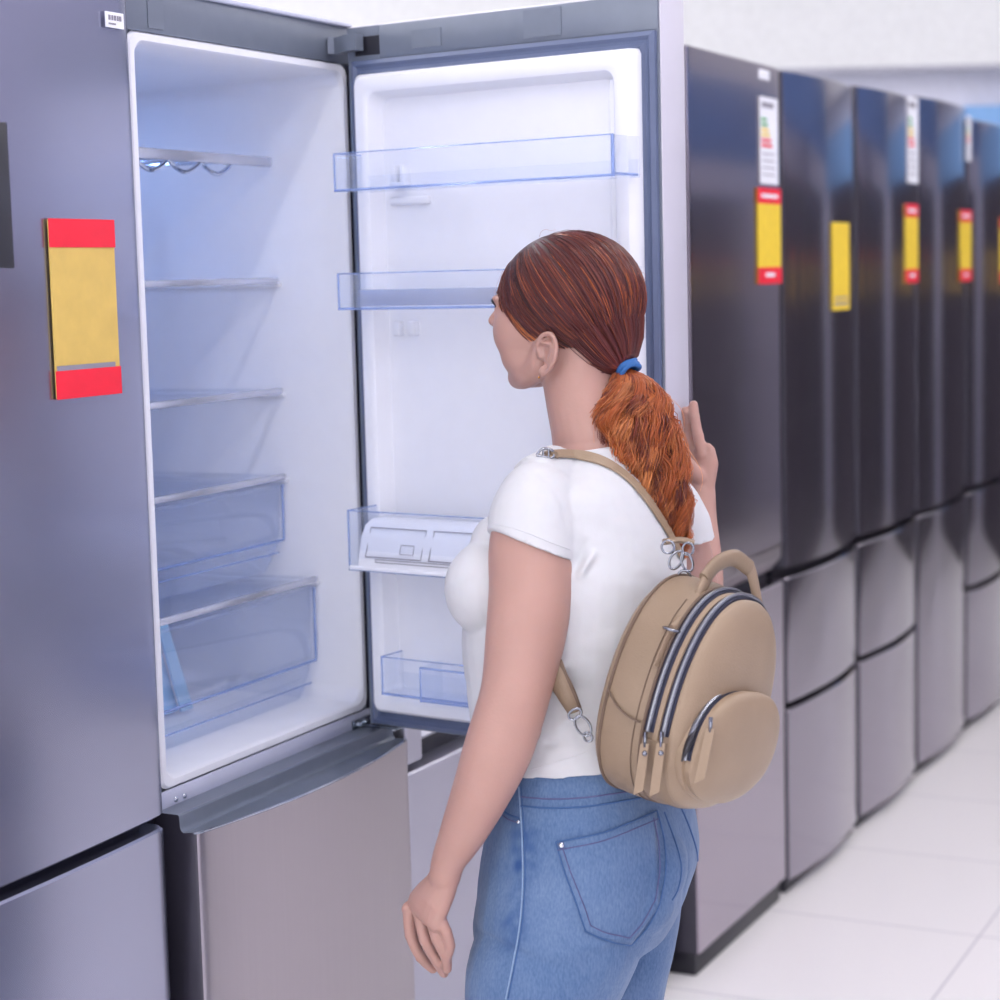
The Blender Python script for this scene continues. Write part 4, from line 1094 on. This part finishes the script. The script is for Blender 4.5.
front = blayer('front_panel', [(.092, .93), (.096, .955), (.104, .955), (.109, .957), (.114, .94), (.122, .87), (.129, .74), (.134, .5), (.136, .2)], tan2)
# bottom gusset joins the layers under the zips
K = 50; b = nb(); T = [math.radians(170)+math.radians(172)*k/K for k in range(K+1)]
loft(b, [[BG(*bout(t, .93), .07), BG(*bout(t, .995), .071), BG(*bout(t, 1.0), .078), BG(*bout(t, .985), .09), BG(*bout(t, .985), .10), BG(*bout(t, .955), .108), BG(*bout(t, .90), .108)] for t in T])
link('bottom_gusset', b, tan, BP)
# front pocket with its own zip, bulging from the lower half
def pk_out(t, s=1.):
    ca, sa = math.cos(t), math.sin(t); sg = 1 if ca > 0 else -1
    if sa > 0: return (-.003+.096*sg*abs(ca)**.8*s, -.042+.078*abs(sa)**.9*s)
    return (-.003+.096*sg*abs(ca)**.85*s, -.042-.068*abs(sa)**.95*s)
def player(name, lv, m):
    b = nb(); R = loft(b, [[BG(pk_out(t, s)[0], pk_out(t, s)[1]+max(0, n-.136)*.7, n) for t in thsteps(80)] for n, s in lv], cap=False); b.faces.new(R[0][::-1]); b.faces.new(R[-1]); return link(name, b, m, BP)
player('pocket_side', [(.100, 1.0), (.118, 1.02), (.126, 1.0), (.128, .96)], tan2)
K = 60; T = [math.radians(-12)+math.radians(194)*k/K for k in range(K+1)]
b = nb(); loft(b, [[BG(*pk_out(t, .96), .124), BG(*pk_out(t, 1.0), .125), BG(*pk_out(t, 1.0), .137), BG(*pk_out(t, .96), .138)] for t in T]); z3 = link('zip_tape', b, M['navy'], BP)
b = nb(); tube(b, [BG(*pk_out(t, 1.012), .131) for t in T], .0030, 8); link('zip_teeth', b, M['teeth'], z3)
player('front_pocket', [(.124, .96), (.136, .985), (.140, .98), (.145, .95), (.150, .90), (.154, .83), (.158, .74), (.161, .6), (.1635, .4), (.165, .15)], tan2)
# open, dark mouth of the pocket beside its pull
b = nb(); tube(b, [BG(.094, -.060, .128), BG(.0935, -.035, .131), BG(.087, -.012, .133)], [.002, .008, .002], 10, 5, flat=.6); link('pocket_opening', b, M['black'], z3)
# piping along the seams
for n, s in ((.011, 1.003), (.071, .992)):
    b = nb(); tube(b, [BG(*bout(t, s), n) for t in thsteps(96)+[0]], .0022, 8, cap=False); link('piping', b, M['piping'], BP)
b = nb(); q = [BG(.112*1.012, -.005, .012), BG(.113, -.020, .03), BG(.1135, -.028, .05), BG(.112, -.030, .068)]; tube(b, q, .0013, 6, 5); link('side_seam', b, M['piping'], BP)
b = nb(); T = [math.radians(a) for a in range(-95, 60, 5)]; tube(b, [BG(*bout(t, 1.012), .060) for t in T], .0007, 6); link('stitch_line', b, M['piping'], BP)
# zip pulls: silver slider, leather tab with a rivet
def pull(p0, n0, ln, name='zip_pull', push=0.):
    P = BG(*p0, n0); D = Vector((0, 0, -1)); side = (_r*.9).normalized(); outv = (BN*.3+BW*.95).normalized()
    b = nb(); tube(b, [P+outv*.004, P+outv*.006-UV*.010], [.0042, .0036], 10, flat=.6); s = link('zip_slider', b, M['bag_metal'], BP)
    b = nb(); tube(b, [P+outv*.007-UV*.006, P+outv*.008-UV*.016], .0022, 8); tube(b, [P+outv*.0075-UV*.012, P+outv*.0078-UV*.018], .004, 8, flat=.4); s2 = link('slider_ring', b, M['bag_metal'], s)
    b = nb(); w0 = .0062; sd = (_r-outv*_r.dot(outv)).normalized()
    lean = _r*(-.14)+outv*push*15
    pts = [P+outv*.008-UV*.014, P+outv*.0085-UV*(.014+ln*.5)+lean*ln*.5, P+outv*.0075-UV*(.014+ln)+lean*ln]
    rg = []
    for i, p in enumerate(pts):
        w = w0*(.85+.15*i/2); dz = UV*.006 if i == 2 else Vector()
        rg.append([p-sd*w-outv*.0012, p+sd*w-outv*.0012+dz, p+sd*w+outv*.0012+dz, p-sd*w+outv*.0012])
    loft(b, rg); tb = link(name, b, tan2, s)
    b = nb(); ell(b, pts[0]+outv*.0015-UV*.012, (.0036,)*3, u=14, v=10); link('rivet', b, M['bag_metal'], tb)
pull(bout(A0, 1.02), .079, .064); pull(bout(A0+.05, 1.01), .1005, .066); pull((.088, .002), .148, .066, push=.022)
# carry handle: strap tab, ring and the padded loop
hs = BG(*bout(math.radians(33), 1.02), .068); he = BG(*bout(math.radians(122), 1.02), .088)
b = nb(); tube(b, [BG(*bout(math.radians(t), 1.015), .068) for t in (14, 22, 31)], .0085, 12, 4, flat=.25, up=BN); link('handle_tab', b, tan2, BP)
b = nb(); tube(b, [hs+BW*(.010*math.cos(a))+BN*(.011*math.sin(a))+UV*.001 for a in [2*PI*k/24 for k in range(25)]], .0018, 8, cap=False); link('handle_ring', b, M['bag_metal'], BP)
hp = [hs, image_point(694, 608, 2.455), image_point(704, 584, 2.465), image_point(717, 564, 2.48), image_point(734, 558, 2.50), image_point(749, 568, 2.52), image_point(755, 588, 2.53), he]
b = nb(); tube(b, hp, [.0085, .0085, .0098, .0098, .0098, .0092, .0085, .008], 14, 6, flat=.55, up=BN); link('carry_handle', b, tan2, BP)
b = nb(); tube(b, [hp[2]+UV*.006, hp[3], hp[4], hp[5]], [.0108, .0112, .0112, .0108], 14, 6, flat=.62, up=BN); link('handle_sleeve', b, tan, BP)
# shoulder straps lying on the shirt
def ribbon(name, P, N, w, th, m, parent=BP):
    b = nb(); rg = []
    for i, (p, n) in enumerate(zip(P, N)):
        t = (P[min(i+1, len(P)-1)]-P[max(0, i-1)]).normalized(); n = (n-t*n.dot(t)).normalized(); s = t.cross(n)
        rg.append([p-s*w, p-s*w*.9+n*th, p+s*w*.9+n*th, p+s*w, p+s*w*.9-n*th*.2, p-s*w*.9-n*th*.2])
    loft(b, rg); return link(name, b, m, parent)
def strap(name, pts, w, off=.002):
    q = catmull([tuple(p) for p in pts], 7); P = []; N = []
    for a in q:
        h = onto(TB, a[0], a[1], off)
        if h: P.append(h[0]); N.append(h[1])
    for _ in range(6): P = [P[0]]+[(P[i-1]+P[i]*2+P[i+1])/4 for i in range(1, len(P)-1)]+[P[-1]]; N = [N[0]]+[((N[i-1]+N[i]*2+N[i+1])/4).normalized() for i in range(1, len(N)-1)]+[N[-1]]
    return ribbon(name, P, N, w, .0022, tan2)
strap('shoulder_strap', [(547, 456), (562, 455), (580, 456), (600, 461), (618, 471), (636, 487), (652, 508), (666, 530), (680, 556)], .0078)
# part of the strap going over the front of the shoulder and back under the arm
h0 = onto(TB, 556, 459, .002); dd_ = (h0[0]-CLOC).dot(_f)
fp = [image_point(557, 455, dd_-.004), image_point(548, 454, dd_+.004), image_point(538, 457, dd_+.015), image_point(526, 464, dd_+.03), image_point(514, 474, dd_+.05), image_point(500, 500, dd_+.06)]
b = nb(); tube(b, fp, [.0062, .0062, .0062, .006, .006, .006], 10, 6, flat=.35, up=FV); link('front_strap', b, tan, BP)
sb = image_point(545, 453, dd_-.004); b = nb()
for k in (-.4, .8): tube(b, [sb+_r*(k*.006)-UV*.006, sb+_r*(k*.006)+UV*.006], .0016, 8)
link_each('buckle_bar', b, M['bag_metal'], BP); b = nb()
tube(b, [sb-_r*.011-UV*.003, sb-_r*.004+UV*.005, sb+_r*.006+UV*.005, sb+_r*.012, sb+_r*.008-UV*.006, sb-_r*.011-UV*.003], .0018, 8, 3, cap=False); link('strap_buckle', b, M['bag_metal'], BP)
lp = [(552, 664, 2.515), (557, 678, 2.51), (565, 694, 2.51), (574, 712, 2.515)]
b = nb(); tube(b, [image_point(*p) for p in lp], [.012, .014, .0125, .009], 14, 6, flat=.45, up=(0, -1, 0)); link('lower_strap', b, tan, BP)
b = nb(); tube(b, [image_point(p[0]+6, p[1]-3, p[2]-.004) for p in lp], [.006, .0065, .006, .003], 10, 6, flat=.5, up=(0, -1, 0)); link('lower_strap_fold', b, M['piping'], BP)
def ring(c, ax1, ax2, r1, r2, th, nm):
    b = nb(); tube(b, [c+ax1*(r1*math.cos(a))+ax2*(r2*math.sin(a)) for a in [2*PI*k/28 for k in range(29)]], th, 8, cap=False); return link(nm, b, M['bag_metal'], BP)
rd = (image_point(590, 738, 2.51)-image_point(573, 712, 2.51)).normalized(); rs = rd.cross(_f).normalized()
ring(image_point(575, 714, 2.50), rd, rs, .006, .009, .0017, 'strap_ring')
ring(image_point(583, 726, 2.50), rd, rs, .014, .0085, .0017, 'snap_hook')
ring(image_point(588, 737, 2.50), rd, rs, .006, .005, .0017, 'strap_ring')
ring(image_point(668, 547, 2.52), _r, _u, .008, .008, .0016, 'strap_ring'); ring(image_point(688, 549, 2.52), _r, _u, .007, .008, .0016, 'strap_ring')
ring(image_point(676, 560, 2.515), (_u*.9+_r*.3).normalized(), _r, .012, .008, .0017, 'snap_hook'); ring(image_point(687, 562, 2.515), (_u*.9-_r*.2).normalized(), _r, .012, .007, .0017, 'snap_hook')
ring(image_point(684, 577, 2.51), _u, _r, .008, .008, .0018, 'top_ring')
b = nb(); tube(b, [image_point(694, 543, 2.53), image_point(680, 540, 2.53), image_point(664, 542, 2.525)], .008, 10, 4, flat=.5); link('strap_end', b, tan, BP)

# shrink the woman and her bag about the camera to a smaller stature (1.57 m) with her shoes on the floor
KP = .94; TP = Matrix.Translation(Vector((.0894, 0, .0917))) @ Matrix.Diagonal((KP, KP, KP, 1))  # uniform scale about the camera, taking her out of the door shelves
def kids(o):
    for c in [q for q in COL.objects if q.parent is o]:
        yield c
        yield from kids(c)
for o in [woman]+list(kids(woman)): o.data.transform(TP)
bl = Vector(BP.location); BP.location = TP @ bl
for o in kids(BP):
    o.data.transform(TP)
    if o.parent is BP: o.matrix_parent_inverse = Matrix.Translation(-Vector(BP.location))
